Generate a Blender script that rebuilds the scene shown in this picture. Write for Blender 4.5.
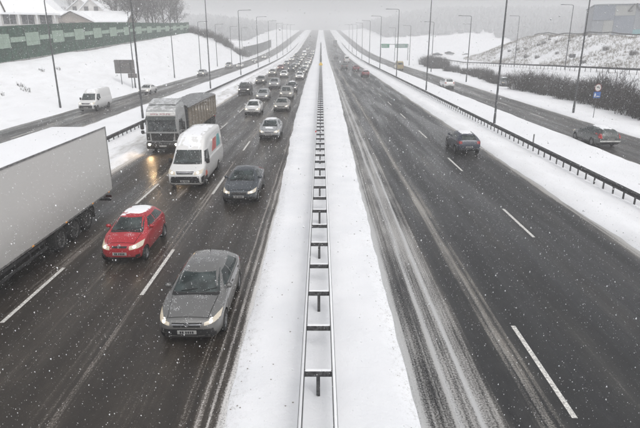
import bpy, bmesh, math, random
import numpy as np
from mathutils import Vector, Matrix, noise
from mathutils.bvhtree import BVHTree

for o in list(bpy.data.objects):
    bpy.data.objects.remove(o, do_unlink=True)
random.seed(7)
np.random.seed(7)
R = math.radians
SC = bpy.context.scene
COL = SC.collection

# ------------------------------------------------------------------ camera
cam_d = bpy.data.cameras.new("camera")
cam = bpy.data.objects.new("camera", cam_d)
COL.objects.link(cam)
cam_d.sensor_width = 36.0
cam_d.lens = 29.7
cam_d.clip_start = 0.1
cam_d.clip_end = 4000
CAMH = 8.0
cam.location = (0, 0, CAMH)
cam.rotation_euler = (R(90 - 18.24), 0, R(0.1))
SC.camera = cam

# ------------------------------------------------------------------ sky, sun, exposure
SUN_EL, SUN_AZ = 56, 150
world = bpy.data.worlds.new("World")
SC.world = world
world.use_nodes = True
wn = world.node_tree.nodes
wl = world.node_tree.links
wn.clear()
w_out = wn.new("ShaderNodeOutputWorld")
w_bg = wn.new("ShaderNodeBackground")
w_sky = wn.new("ShaderNodeTexSky")
w_sky.sky_type = 'NISHITA'
w_sky.sun_disc = False
w_sky.sun_elevation = R(SUN_EL)
w_sky.sun_rotation = R(SUN_AZ)
w_sky.air_density = 1.0
w_sky.dust_density = 6.0
w_sky.ozone_density = 1.0
w_hs = wn.new("ShaderNodeHueSaturation")        # cloud cover: the sky loses its blue
w_hs.inputs["Saturation"].default_value = 0.20
w_bg.inputs["Strength"].default_value = 0.123
wl.new(w_sky.outputs[0], w_hs.inputs["Color"])
wl.new(w_hs.outputs[0], w_bg.inputs["Color"])
wl.new(w_bg.outputs[0], w_out.inputs["Surface"])

sun_d = bpy.data.lights.new("sun", 'SUN')
sun_d.energy = 0.95
sun_d.angle = R(100)
sun_d.color = (1.0, 0.985, 0.965)
sun = bpy.data.objects.new("sun", sun_d)
COL.objects.link(sun)
sun.rotation_euler = (R(90 - SUN_EL), 0, R(180 - SUN_AZ))
sun.location = (0, -40, 60)

SC.view_settings.view_transform = 'Standard'
SC.view_settings.look = 'None'
SC.view_settings.gamma = 1.0
SC.view_settings.use_curve_mapping = False
SC.view_settings.exposure = 0.06
SC.render.engine = 'CYCLES'
SC.cycles.use_denoising = True
SC.cycles.max_bounces = 6
SC.cycles.volume_bounces = 4
SC.cycles.diffuse_bounces = 3
SC.cycles.glossy_bounces = 3
SC.cycles.transparent_max_bounces = 6
SC.cycles.sample_clamp_indirect = 6.0
SC.cycles.caustics_reflective = False
SC.cycles.caustics_refractive = False
HAZE_DENSITY = 0.0019

# ------------------------------------------------------------------ materials
def new_mat(name):
    m = bpy.data.materials.new(name)
    m.use_nodes = True
    nt = m.node_tree
    b = nt.nodes["Principled BSDF"]
    return m, nt, b

def nd(nt, typ, **kw):
    n = nt.nodes.new(typ)
    for k, v in kw.items():
        if k.startswith("i_"):
            key = k[2:]
            n.inputs[int(key) if key.isdigit() else key.replace("_", " ")].default_value = v
        else:
            setattr(n, k, v)
    return n

def math_n(nt, op, a, b=None, clamp=False):
    n = nt.nodes.new("ShaderNodeMath")
    n.operation = op
    n.use_clamp = clamp
    for i, v in enumerate((a, b)):
        if v is None:
            continue
        if isinstance(v, (int, float)):
            n.inputs[i].default_value = v
        else:
            nt.links.new(v, n.inputs[i])
    return n.outputs[0]

def mix_n(nt, fac, a, b):
    n = nt.nodes.new("ShaderNodeMix")
    n.data_type = 'RGBA'
    for sock, v in ((n.inputs[0], fac), (n.inputs[6], a), (n.inputs[7], b)):
        if isinstance(v, (int, float)):
            sock.default_value = v
        elif isinstance(v, (tuple, list)):
            sock.default_value = (*v[:3], 1)
        else:
            nt.links.new(v, sock)
    return n.outputs[2]

def smooth_n(nt, v, lo, hi):
    n = nt.nodes.new("ShaderNodeMapRange")
    n.interpolation_type = 'SMOOTHSTEP'
    nt.links.new(v, n.inputs[0])
    n.inputs[1].default_value = lo
    n.inputs[2].default_value = hi
    return n.outputs[0]

def noise_n(nt, vec, scale, detail=3.0, rough=0.55, stretch=None):
    n = nt.nodes.new("ShaderNodeTexNoise")
    n.inputs["Scale"].default_value = scale
    n.inputs["Detail"].default_value = detail
    n.inputs["Roughness"].default_value = rough
    if stretch:
        mp = nt.nodes.new("ShaderNodeMapping")
        mp.inputs["Scale"].default_value = stretch
        nt.links.new(vec, mp.inputs[0])
        vec = mp.outputs[0]
    nt.links.new(vec, n.inputs["Vector"])
    return n.outputs[0]

def bump_n(nt, h, strength, dist=0.05):
    n = nt.nodes.new("ShaderNodeBump")
    n.inputs["Strength"].default_value = strength
    n.inputs["Distance"].default_value = dist
    nt.links.new(h, n.inputs["Height"])
    return n.outputs[0]

MATS = {}
def plain(name, col, rough=0.6, metal=0.0, vary=0.12, scale=6.0, snow=0.0, spec=0.5, bump=0.0):
    """painted / metal / plastic surface with grain, and thin snow lying on upward faces"""
    if name in MATS:
        return MATS[name]
    m, nt, b = new_mat(name)
    tc = nd(nt, "ShaderNodeTexCoord").outputs["Object"]
    n = noise_n(nt, tc, scale, 4)
    dark = tuple(c * (1 - vary * 1.6) for c in col)
    lite = tuple(min(1, c * (1 + vary)) for c in col)
    c = mix_n(nt, smooth_n(nt, n, 0.3, 0.7), dark, lite)
    rg = rough
    if snow > 0:
        nz = nd(nt, "ShaderNodeSeparateXYZ")
        nt.links.new(nd(nt, "ShaderNodeNewGeometry").outputs["Normal"], nz.inputs[0])
        n2 = noise_n(nt, tc, 22, 4)
        f = math_n(nt, 'MULTIPLY', smooth_n(nt, nz.outputs[2], 0.35, 0.85),
                   smooth_n(nt, n2, 0.66 - 0.36 * snow, 0.74 - 0.36 * snow))
        c = mix_n(nt, f, c, (0.82, 0.83, 0.85))
    nt.links.new(c, b.inputs["Base Color"])
    b.inputs["Roughness"].default_value = rg
    b.inputs["Metallic"].default_value = metal
    b.inputs["Specular IOR Level"].default_value = spec
    if bump:
        nt.links.new(bump_n(nt, noise_n(nt, tc, scale * 4, 4), bump, 0.02), b.inputs["Normal"])
    MATS[name] = m
    return m

def paint(name, col, snow=0.35, metal=0.0, dirt=0.6, rough=0.28, coat=0.6, zlo=0.45, zhi=1.15):
    """vehicle paint with road salt and grime on the lower panels and blown snow on top"""
    if name in MATS:
        return MATS[name]
    m, nt, b = new_mat(name)
    tc = nd(nt, "ShaderNodeTexCoord").outputs["Object"]
    sx = nd(nt, "ShaderNodeSeparateXYZ")
    nt.links.new(tc, sx.inputs[0])
    n1 = noise_n(nt, tc, 2.2, 5)
    hz = math_n(nt, 'ADD', sx.outputs[2], math_n(nt, 'MULTIPLY', n1, 0.55))
    mr = nd(nt, "ShaderNodeMapRange")
    mr.interpolation_type = 'SMOOTHSTEP'
    nt.links.new(hz, mr.inputs[0])
    mr.inputs[1].default_value = zlo
    mr.inputs[2].default_value = zhi
    mr.inputs[3].default_value = dirt
    mr.inputs[4].default_value = 0.06
    c = mix_n(nt, mr.outputs[0], col, (0.075, 0.07, 0.064))
    nz = nd(nt, "ShaderNodeSeparateXYZ")
    nt.links.new(nd(nt, "ShaderNodeNewGeometry").outputs["Normal"], nz.inputs[0])
    n2 = noise_n(nt, tc, 30, 5, 0.65)
    n3 = noise_n(nt, tc, 3.0, 3)
    nn = math_n(nt, 'ADD', math_n(nt, 'MULTIPLY', n2, 0.6), math_n(nt, 'MULTIPLY', n3, 0.4))
    f = math_n(nt, 'MULTIPLY', smooth_n(nt, nz.outputs[2], 0.25, 0.9),
               smooth_n(nt, nn, 0.66 - 0.22 * snow, 0.78 - 0.30 * snow))
    c2 = mix_n(nt, f, c, (0.80, 0.81, 0.83))
    nt.links.new(c2, b.inputs["Base Color"])
    b.inputs["Metallic"].default_value = metal
    rr = nd(nt, "ShaderNodeMapRange")
    nt.links.new(math_n(nt, 'MAXIMUM', mr.outputs[0], f), rr.inputs[0])
    rr.inputs[3].default_value = rough
    rr.inputs[4].default_value = 0.75
    nt.links.new(rr.outputs[0], b.inputs["Roughness"])
    b.inputs["Coat Weight"].default_value = coat
    b.inputs["Coat Roughness"].default_value = 0.07
    MATS[name] = m
    return m

def glass_mat(name="car_glass", col=(0.016, 0.022, 0.022), snow=0.3):
    if name in MATS:
        return MATS[name]
    m, nt, b = new_mat(name)
    tc = nd(nt, "ShaderNodeTexCoord").outputs["Object"]
    n1 = noise_n(nt, tc, 38, 3, 0.6)
    n2 = noise_n(nt, tc, 2.5, 3)
    f = math_n(nt, 'MULTIPLY', smooth_n(nt, n1, 0.72 - 0.1 * snow, 0.80 - 0.1 * snow), 0.8)
    base = mix_n(nt, smooth_n(nt, n2, 0.35, 0.7), col, tuple(c * 2.6 + 0.012 for c in col))
    c = mix_n(nt, f, base, (0.7, 0.72, 0.74))
    nt.links.new(c, b.inputs["Base Color"])
    rr = nd(nt, "ShaderNodeMapRange")
    nt.links.new(f, rr.inputs[0])
    rr.inputs[3].default_value = 0.07
    rr.inputs[4].default_value = 0.7
    nt.links.new(rr.outputs[0], b.inputs["Roughness"])
    MATS[name] = m
    return m

def emit_mat(name, col, strength, base=(0.5, 0.5, 0.5)):
    if name in MATS:
        return MATS[name]
    m, nt, b = new_mat(name)
    tc = nd(nt, "ShaderNodeTexCoord").outputs["Object"]
    n = noise_n(nt, tc, 25, 2)
    c = mix_n(nt, n, tuple(x * 0.7 for x in base), base)
    nt.links.new(c, b.inputs["Base Color"])
    b.inputs["Emission Color"].default_value = (*col, 1)
    b.inputs["Emission Strength"].default_value = strength
    b.inputs["Roughness"].default_value = 0.15
    MATS[name] = m
    return m

def snow_mat(name, dirt=0.0, tint=(0.86, 0.87, 0.895), bump=0.35, grain=1.0):
    if name in MATS:
        return MATS[name]
    m, nt, b = new_mat(name)
    tc = nd(nt, "ShaderNodeTexCoord").outputs["Object"]
    n1 = noise_n(nt, tc, 0.35, 5)
    n2 = noise_n(nt, tc, 9.0 * grain, 5, 0.6)
    c = mix_n(nt, smooth_n(nt, n1, 0.3, 0.7), tuple(x * 0.95 for x in tint), tint)
    if dirt:
        n3 = noise_n(nt, tc, 1.1, 6, 0.65, (1, 0.25, 1))
        c = mix_n(nt, math_n(nt, 'MULTIPLY', smooth_n(nt, n3, 0.42, 0.72), dirt), c, (0.36, 0.345, 0.32))
    n4 = noise_n(nt, tc, 14, 2)
    c = mix_n(nt, math_n(nt, 'MULTIPLY', smooth_n(nt, n4, 0.77, 0.80), 0.6), c, (0.25, 0.22, 0.19))
    nt.links.new(c, b.inputs["Base Color"])
    b.inputs["Roughness"].default_value = 0.85
    b.inputs["Specular IOR Level"].default_value = 0.2
    hh = math_n(nt, 'ADD', math_n(nt, 'MULTIPLY', n1, 2.0), math_n(nt, 'MULTIPLY', n2, 0.35))
    nt.links.new(bump_n(nt, hh, bump, 0.08), b.inputs["Normal"])
    MATS[name] = m
    return m

def edge_snow_mat(name, xc, x_in, x_out):
    m, nt, b = new_mat(name)
    tc = nd(nt, "ShaderNodeTexCoord").outputs["Object"]
    sx = nd(nt, "ShaderNodeSeparateXYZ")
    nt.links.new(tc, sx.inputs[0])
    ax = math_n(nt, 'ABSOLUTE', math_n(nt, 'SUBTRACT', sx.outputs[0], xc))
    n1, n2, n3 = noise_n(nt, tc, 0.4, 5), noise_n(nt, tc, 7.0, 6, 0.7), noise_n(nt, tc, 26, 4, 0.7)
    c = mix_n(nt, smooth_n(nt, n1, 0.3, 0.7), (0.80, 0.815, 0.845), (0.87, 0.88, 0.905))
    edge = smooth_n(nt, math_n(nt, 'ADD', ax, math_n(nt, 'MULTIPLY', n1, 0.5)), x_in, x_out)
    spk = math_n(nt, 'MULTIPLY', edge, smooth_n(nt, math_n(nt, 'ADD', math_n(nt, 'MULTIPLY', n2, 0.5), math_n(nt, 'MULTIPLY', n3, 0.5)), 0.50, 0.62))
    c = mix_n(nt, math_n(nt, 'MULTIPLY', spk, 0.75), c, (0.40, 0.39, 0.375))
    far = math_n(nt, 'MULTIPLY', smooth_n(nt, n3, 0.72, 0.78), 0.5)
    c = mix_n(nt, far, c, (0.35, 0.33, 0.30))
    nt.links.new(c, b.inputs["Base Color"])
    b.inputs["Roughness"].default_value = 0.85
    b.inputs["Specular IOR Level"].default_value = 0.2
    hh = math_n(nt, 'ADD', math_n(nt, 'MULTIPLY', n1, 2.5), math_n(nt, 'MULTIPLY', n2, 0.5))
    nt.links.new(bump_n(nt, hh, 0.5, 0.09), b.inputs["Normal"])
    MATS[name] = m
    return m

def road_mat(name, x0, x1, stops, base=(0.020, 0.0165, 0.0135), dirty=(0.30, 0.25, 0.20), white=(0.78, 0.79, 0.80)):
    """wet asphalt; stops = (X, slush amount, whiteness) across the carriageway"""
    m, nt, b = new_mat(name)
    tc = nd(nt, "ShaderNodeTexCoord").outputs["Object"]
    sx = nd(nt, "ShaderNodeSeparateXYZ")
    nt.links.new(tc, sx.inputs[0])
    wob = noise_n(nt, tc, 1.0, 3, 0.5, (0.15, 0.06, 1))
    wob2 = noise_n(nt, tc, 1.0, 3, 0.5, (0.6, 0.35, 1))
    xx = math_n(nt, 'ADD', sx.outputs[0], math_n(nt, 'ADD', math_n(nt, 'MULTIPLY', math_n(nt, 'SUBTRACT', wob, 0.5), 0.30), math_n(nt, 'MULTIPLY', math_n(nt, 'SUBTRACT', wob2, 0.5), 0.10)))
    mr = nd(nt, "ShaderNodeMapRange")
    nt.links.new(xx, mr.inputs[0])
    mr.inputs[1].default_value = x0
    mr.inputs[2].default_value = x1
    cr = nd(nt, "ShaderNodeValToRGB")
    el = cr.color_ramp.elements
    stops = sorted(stops)
    while len(el) < len(stops):
        el.new(0.5)
    for e, (x, a, wv) in zip(el, stops):
        e.position = max(0, min(1, (x - x0) / (x1 - x0)))
    for e, (x, a, wv) in zip(el, stops):
        e.color = (a, wv, 0, 1)
    nt.links.new(mr.outputs[0], cr.inputs[0])
    sp = nd(nt, "ShaderNodeSeparateColor")
    nt.links.new(cr.outputs[0], sp.inputs[0])
    streak = noise_n(nt, tc, 1.0, 5, 0.62, (9.0, 0.05, 1))
    patch = noise_n(nt, tc, 1.0, 4, 0.6, (0.9, 0.22, 1))
    fine = noise_n(nt, tc, 22, 6, 0.75)
    v = math_n(nt, 'ADD', math_n(nt, 'MULTIPLY', streak, 0.34),
               math_n(nt, 'ADD', math_n(nt, 'MULTIPLY', patch, 0.20), math_n(nt, 'MULTIPLY', fine, 0.46)))
    # amount a: threshold falls from .66 (none) to .34 (full)
    th = math_n(nt, 'SUBTRACT', 0.66, math_n(nt, 'MULTIPLY', sp.outputs[0], 0.32))
    d = math_n(nt, 'SUBTRACT', v, th)
    f = smooth_n(nt, d, -0.045, 0.075)
    f = math_n(nt, 'MULTIPLY', f, smooth_n(nt, sp.outputs[0], 0.0, 0.12))
    slush = mix_n(nt, sp.outputs[1], dirty, white)
    agg = noise_n(nt, tc, 34, 6, 0.8)
    mott = noise_n(nt, tc, 3.2, 6, 0.72, (1, 0.6, 1))
    tracks = noise_n(nt, tc, 1.0, 4, 0.55, (1.3, 0.035, 1))
    asph = mix_n(nt, smooth_n(nt, agg, 0.35, 0.7), tuple(c * 0.45 for c in base), tuple(c * 1.9 for c in base))
    asph = mix_n(nt, math_n(nt, 'MULTIPLY', smooth_n(nt, mott, 0.42, 0.72), 0.6), asph, tuple(c * 2.2 for c in base))
    asph = mix_n(nt, math_n(nt, 'MULTIPLY', smooth_n(nt, tracks, 0.42, 0.70), 0.35), asph, tuple(c * 2.0 for c in base))
    crumb = noise_n(nt, tc, 16, 3, 0.6)
    asph = mix_n(nt, math_n(nt, 'MULTIPLY', smooth_n(nt, crumb, 0.655, 0.72), 0.5), asph, (0.45, 0.44, 0.43))
    film = math_n(nt, 'MULTIPLY', smooth_n(nt, sp.outputs[0], 0.05, 0.42), smooth_n(nt, math_n(nt, 'ADD', math_n(nt, 'MULTIPLY', patch, 0.6), math_n(nt, 'MULTIPLY', streak, 0.4)), 0.38, 0.66))
    asph = mix_n(nt, math_n(nt, 'MULTIPLY', film, 0.55), asph, tuple(x * 0.42 for x in dirty))
    c = mix_n(nt, f, asph, slush)
    nt.links.new(c, b.inputs["Base Color"])
    wet = noise_n(nt, tc, 1.0, 4, 0.55, (0.9, 0.05, 1))
    rr = nd(nt, "ShaderNodeMapRange")
    nt.links.new(smooth_n(nt, wet, 0.35, 0.65), rr.inputs[0])
    rr.inputs[3].default_value = 0.22
    rr.inputs[4].default_value = 0.48
    r2 = math_n(nt, 'ADD', rr.outputs[0], math_n(nt, 'MULTIPLY', f, 0.4), True)
    nt.links.new(r2, b.inputs["Roughness"])
    b.inputs["Specular IOR Level"].default_value = 0.5
    hgt = math_n(nt, 'ADD', math_n(nt, 'MULTIPLY', agg, 0.5), math_n(nt, 'MULTIPLY', f, 0.8))
    nt.links.new(bump_n(nt, hgt, 0.35, 0.02), b.inputs["Normal"])
    MATS[name] = m
    return m

SNOW = snow_mat("snow", 0.0)
SNOW_DIRTY = snow_mat("snow_dirty", 0.75)
SNOW_LIGHT = snow_mat("snow_thin", 0.12)
GALV = plain("galvanised_steel", (0.15, 0.153, 0.157), 0.5, 0.3, 0.2, 5)
DARKSTEEL = plain("dark_weathered_steel", (0.05, 0.05, 0.052), 0.6, 0.2, 0.3, 9, 0.2)
SPACER = plain("spacer_steel", (0.075, 0.075, 0.078), 0.6, 0.2, 0.45, 12, 0.45)
POLE = plain("lamp_post_steel", (0.075, 0.078, 0.082), 0.55, 0.2, 0.2, 3)
RUBBER = plain("tyre_rubber", (0.018, 0.018, 0.018), 0.8, 0, 0.4, 14)
WELL = plain("wheel_well_black", (0.01, 0.01, 0.01), 0.9)
RIM = plain("alloy_rim", (0.36, 0.36, 0.37), 0.4, 0.7, 0.3, 10)
RIM_DK = plain("dirty_steel_rim", (0.13, 0.13, 0.13), 0.55, 0.5, 0.3, 10)
PLAST = plain("black_trim_plastic", (0.018, 0.018, 0.019), 0.5, 0, 0.2, 12)
CHROME = plain("chrome", (0.6, 0.6, 0.62), 0.18, 1.0, 0.08)
PLATE = plain("plate_white", (0.36, 0.36, 0.35), 0.5, 0, 0.08, 30)
INK = plain("plate_ink", (0.02, 0.02, 0.025), 0.6)
GLASS = glass_mat()
GLASS_SNOW = glass_mat("car_glass_snowy", (0.03, 0.036, 0.038), 1.3)
HOUSING = plain("lamp_housing", (0.32, 0.33, 0.33), 0.15, 0.6, 0.3, 30)
LAMP_WARM = emit_mat("headlamp_warm", (1.0, 0.78, 0.46), 26.0)
LAMP_TRUCK = emit_mat("headlamp_truck", (1.0, 0.66, 0.34), 420.0)
LAMP_WHITE = emit_mat("headlamp_white", (1.0, 0.90, 0.74), 16.0)
LAMP_SOFT = emit_mat("headlamp_lens_glow", (1.0, 0.76, 0.42), 0.28, (0.42, 0.42, 0.41))
TAIL = emit_mat("tail_lamp_red", (1.0, 0.05, 0.04), 0.10, (0.22, 0.015, 0.015))
TAIL_ON = emit_mat("tail_lamp_red_lit", (1.0, 0.06, 0.06), 0.16, (0.28, 0.02, 0.02))
AMBER = emit_mat("indicator_amber", (1.0, 0.45, 0.08), 0.25, (0.6, 0.25, 0.04))

# ------------------------------------------------------------------ mesh helpers
class MB:
    def __init__(s):
        s.v = []
        s.f = []

    def add(s, verts, faces):
        o = len(s.v)
        s.v += [tuple(p) for p in verts]
        s.f += [tuple(i + o for i in f) for f in faces]
        return s

    def box(s, c, size, rz=0.0, bev=0.0):
        hx, hy, hz = size[0] / 2, size[1] / 2, size[2] / 2
        if bev > 0:
            b = min(bev, hx * .9, hy * .9, hz * .9)
            rings = []
            for z, ins in ((-hz, b), (-hz + b, 0), (hz - b, 0), (hz, b)):
                x, y = hx - ins, hy - ins
                k = b
                rings.append([(-x + k, -y, z), (x - k, -y, z), (x, -y + k, z), (x, y - k, z),
                              (x - k, y, z), (-x + k, y, z), (-x, y - k, z), (-x, -y + k, z)])
            V = [p for r in rings for p in r]
            F = []
            for i in range(3):
                for j in range(8):
                    F.append((i * 8 + j, i * 8 + (j + 1) % 8, i * 8 + 8 + (j + 1) % 8, i * 8 + 8 + j))
            F.append(tuple(range(7, -1, -1)))
            F.append(tuple(range(24, 32)))
        else:
            V = [(x, y, z) for z in (-hz, hz) for x, y in ((-hx, -hy), (hx, -hy), (hx, hy), (-hx, hy))]
            F = [(3, 2, 1, 0), (4, 5, 6, 7), (0, 1, 5, 4), (1, 2, 6, 5), (2, 3, 7, 6), (3, 0, 4, 7)]
        cz, sz = math.cos(rz), math.sin(rz)
        V = [(c[0] + x * cz - y * sz, c[1] + x * sz + y * cz, c[2] + z) for x, y, z in V]
        return s.add(V, F)

    def tube(s, pts, radii, n=6, caps=True):
        pts = [Vector(p) for p in pts]
        if not isinstance(radii, (list, tuple)):
            radii = [radii] * len(pts)
        V, F = [], []
        up = None
        for i, p in enumerate(pts):
            t = (pts[min(i + 1, len(pts) - 1)] - pts[max(i - 1, 0)])
            if t.length < 1e-9:
                t = Vector((0, 0, 1))
            t.normalize()
            if up is None:
                up = Vector((1, 0, 0)) if abs(t.x) < 0.8 else Vector((0, 1, 0))
            a = (up - t * up.dot(t))
            if a.length < 1e-6:
                a = t.orthogonal()
            a.normalize()
            up = a
            bb = t.cross(a)
            for k in range(n):
                an = 2 * math.pi * k / n
                V.append(p + (a * math.cos(an) + bb * math.sin(an)) * radii[i])
        for i in range(len(pts) - 1):
            for k in range(n):
                k2 = (k + 1) % n
                F.append((i * n + k, i * n + k2, (i + 1) * n + k2, (i + 1) * n + k))
        if caps:
            F.append(tuple(range(n - 1, -1, -1)))
            F.append(tuple((len(pts) - 1) * n + k for k in range(n)))
        return s.add(V, F)

    def lathe_x(s, prof, n=20, cx=0, cy=0, cz=0):
        """profile (x, r) turned round the X axis"""
        V, F = [], []
        for x, r in prof:
            for k in range(n):
                a = 2 * math.pi * k / n
                V.append((cx + x, cy + r * math.cos(a), cz + r * math.sin(a)))
        for i in range(len(prof) - 1):
            for k in range(n):
                k2 = (k + 1) % n
                F.append((i * n + k, i * n + k2, (i + 1) * n + k2, (i + 1) * n + k))
        return s.add(V, F)

    def prism(s, poly, axis, a, b):
        """polygon in the plane normal to axis, extruded from a to b"""
        def P(u, v, w):
            return {'x': (w, u, v), 'y': (u, w, v), 'z': (u, v, w)}[axis]
        n = len(poly)
        V = [P(u, v, a) for u, v in poly] + [P(u, v, b) for u, v in poly]
        F = [tuple(range(n - 1, -1, -1)), tuple(range(n, 2 * n))]
        for i in range(n):
            j = (i + 1) % n
            F.append((i, j, n + j, n + i))
        return s.add(V, F)

    def grid(s, P):
        """P[i][j] points"""
        nu, nv = len(P), len(P[0])
        V = [p for row in P for p in row]
        F = [(i * nv + j, i * nv + j + 1, (i + 1) * nv + j + 1, (i + 1) * nv + j)
             for i in range(nu - 1) for j in range(nv - 1)]
        return s.add(V, F)

    def mesh(s, name, mat=None, smooth=False, fix=True):
        me = bpy.data.meshes.new(name)
        me.from_pydata([tuple(p) for p in s.v], [], s.f)
        if fix:
            bm = bmesh.new()
            bm.from_mesh(me)
            bmesh.ops.recalc_face_normals(bm, faces=bm.faces)
            bm.to_mesh(me)
            bm.free()
        if mat:
            me.materials.append(mat)
        if smooth:
            me.polygons.foreach_set("use_smooth", [True] * len(me.polygons))
        me.update()
        return me

    def build(s, name, mat, parent=None, smooth=False, loc=None, fix=True):
        return link(name, s.mesh(name, mat, smooth, fix), parent, loc)

def link(name, mesh, parent=None, loc=None, rz=None):
    o = bpy.data.objects.new(name, mesh)
    COL.objects.link(o)
    if parent is not None:
        o.parent = parent
    if loc is not None:
        o.location = loc
    if rz is not None:
        o.rotation_euler = (0, 0, rz)
    return o

def tag(o, label=None, cat=None, group=None, kind=None):
    if label:
        o["label"] = label
    if cat:
        o["category"] = cat
    if group:
        o["group"] = group
    if kind:
        o["kind"] = kind
    return o

def thing(name, label, cat, loc=(0, 0, 0), rz=0.0, group=None):
    o = bpy.data.objects.new(name, None)
    COL.objects.link(o)
    o.empty_display_size = 0.3
    o.location = loc
    o.rotation_euler = (0, 0, rz)
    return tag(o, label, cat, group)

def copy_tree(o, parent=None, skip=()):
    c = o.copy()
    COL.objects.link(c)
    c.parent = parent
    for ch in o.children:
        if ch.name.split(".")[0] in skip:
            continue
        copy_tree(ch, c, skip)
    return c

def sstep(a, b, x):
    t = max(0.0, min(1.0, (x - a) / (b - a)))
    return t * t * (3 - 2 * t)

def lerpkeys(keys, x):
    if x <= keys[0][0]:
        return keys[0][1]
    for (a, va), (b, vb) in zip(keys, keys[1:]):
        if x <= b:
            return va + (vb - va) * (x - a) / (b - a)
    return keys[-1][1]

def pchip(keys, xs):
    """monotone cubic through keys"""
    x = np.array([k[0] for k in keys], float)
    y = np.array([k[1] for k in keys], float)
    h = np.diff(x)
    d = np.diff(y) / h
    m = np.zeros_like(y)
    for i in range(1, len(x) - 1):
        if d[i - 1] * d[i] > 0:
            w1, w2 = 2 * h[i] + h[i - 1], h[i] + 2 * h[i - 1]
            m[i] = (w1 + w2) / (w1 / d[i - 1] + w2 / d[i])
    m[0], m[-1] = d[0], d[-1]
    xs = np.clip(np.array(xs, float), x[0], x[-1])
    i = np.clip(np.searchsorted(x, xs) - 1, 0, len(h) - 1)
    t = (xs - x[i]) / h[i]
    return ((2 * t**3 - 3 * t**2 + 1) * y[i] + (t**3 - 2 * t**2 + t) * h[i] * m[i]
            + (-2 * t**3 + 3 * t**2) * y[i + 1] + (t**3 - t**2) * h[i] * m[i + 1])

def ordinal(i):
    return ["nearest", "second nearest", "third nearest", "fourth nearest", "fifth nearest", "sixth nearest",
            "seventh nearest", "eighth nearest", "ninth nearest", "tenth nearest", "eleventh nearest", "twelfth nearest"][i]

# ------------------------------------------------------------------ the lie of the land
def zr(y):
    """the roads run level, then climb out of the dip far off"""
    if y < 180:
        return 0.0
    if y < 400:
        return 0.042 * (y - 180) ** 2 / 440.0
    return 4.62 + 0.042 * (y - 400) if y < 800 else 21.42

def nz(x, y, s, seed=0.0):
    return noise.noise(Vector((x * s + seed, y * s - seed, seed * 1.7)))

def wall_h(y):                       # crest of the left bank, foot of the noise wall
    return 4.7 + (y - 73) * 0.0485

def ramp_h(y):
    return max(0.25, 3.2 - (y - 75) * 0.028)

def hill_h(y):
    return (8.2 + (y - 110) * 0.016) * (1 - sstep(188, 268, y))

def land(x, y):
    base = zr(y)
    if -30.6 < x < 28.0:
        return base - 0.30
    if x <= -30.6:
        h = wall_h(max(20, y)) * sstep(-1.0, 1.0, 1 - (y - 208) / 30.0) if y > 178 else wall_h(max(20, y))
        t = sstep(30.4, 43.0, -x) * 0.35 + max(0.0, min(1.0, (-x - 30.6) / 12.2)) * 0.65
        z = base + h * t + 0.06
        if x < -44:
            z += min(2.0, (-x - 44) * 0.03)
        z += nz(x, y, 0.09, 3.1) * 0.35 * sstep(31, 36, -x) + nz(x, y, 0.5, 8.1) * 0.05
    else:
        z = base + 0.06
        if x > 37:
            rh = ramp_h(y) * (1 - sstep(150, 230, y) * 0.6)
            z += rh * sstep(38, 47, x)
            z += (hill_h(y) - rh) * (0.75 * max(0, min(1, (x - 56) / 19.0)) + 0.25 * sstep(56, 75, x)) if x > 56 else 0
            if x > 56:
                z += nz(x, y, 0.16, 5.5) * 0.7 * sstep(57, 62, x)
        z += nz(x, y, 0.4, 1.1) * 0.05
    # far hills on both sides
    far = sstep(430, 780, y + abs(x) * 0.25)
    side = sstep(30, 170, abs(x))
    z += far * side * (15 + 8 * nz(x, y, 0.006, 2.2) + (4 if x > 0 else -5))
    return z

xs = sorted(set([-1200, -900, -650, -450, -300, -220, -160, -120, -100, -85, -72, -62] + list(np.arange(-56, -46, 2.0))
                + list(np.arange(-46, -30, 1.0)) + [-30.7, -30.5, -20, -10, 0, 10, 20, 27.6, 28.2]
                + list(np.arange(29, 90, 1.5)) + [92, 97, 104, 112, 122, 135, 150, 170, 200, 240, 300, 380, 480, 650, 900, 1200]))
ys = list(np.arange(-40, 10, 10.0)) + list(np.arange(10, 130, 1.5)) + list(np.arange(130, 300, 3.0)) \
    + list(np.arange(300, 600, 12.0)) + list(np.arange(600, 1260, 30.0))
m = MB()
m.grid([[(x, y, land(x, y)) for x in xs] for y in ys])
tag(m.build("ground", SNOW_LIGHT, smooth=True, fix=False), "snow covered ground, banks and fields on both sides of the roads", kind="structure")

Y_ROAD = list(np.arange(-10, 60, 2.0)) + list(np.arange(60, 200, 4.0)) + list(np.arange(200, 1001, 12.0))

def strip(name, xa, xb, mat, z=0.0, label=None):
    mb = MB()
    fa = xa if callable(xa) else (lambda y: xa)
    fb = xb if callable(xb) else (lambda y: xb)
    mb.grid([[(fa(y) + (fb(y) - fa(y)) * t, y, zr(y) + z) for t in (0, .25, .5, .75, 1)] for y in Y_ROAD])
    return tag(mb.build(name, mat, smooth=True, fix=False), label, kind="structure")

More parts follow.
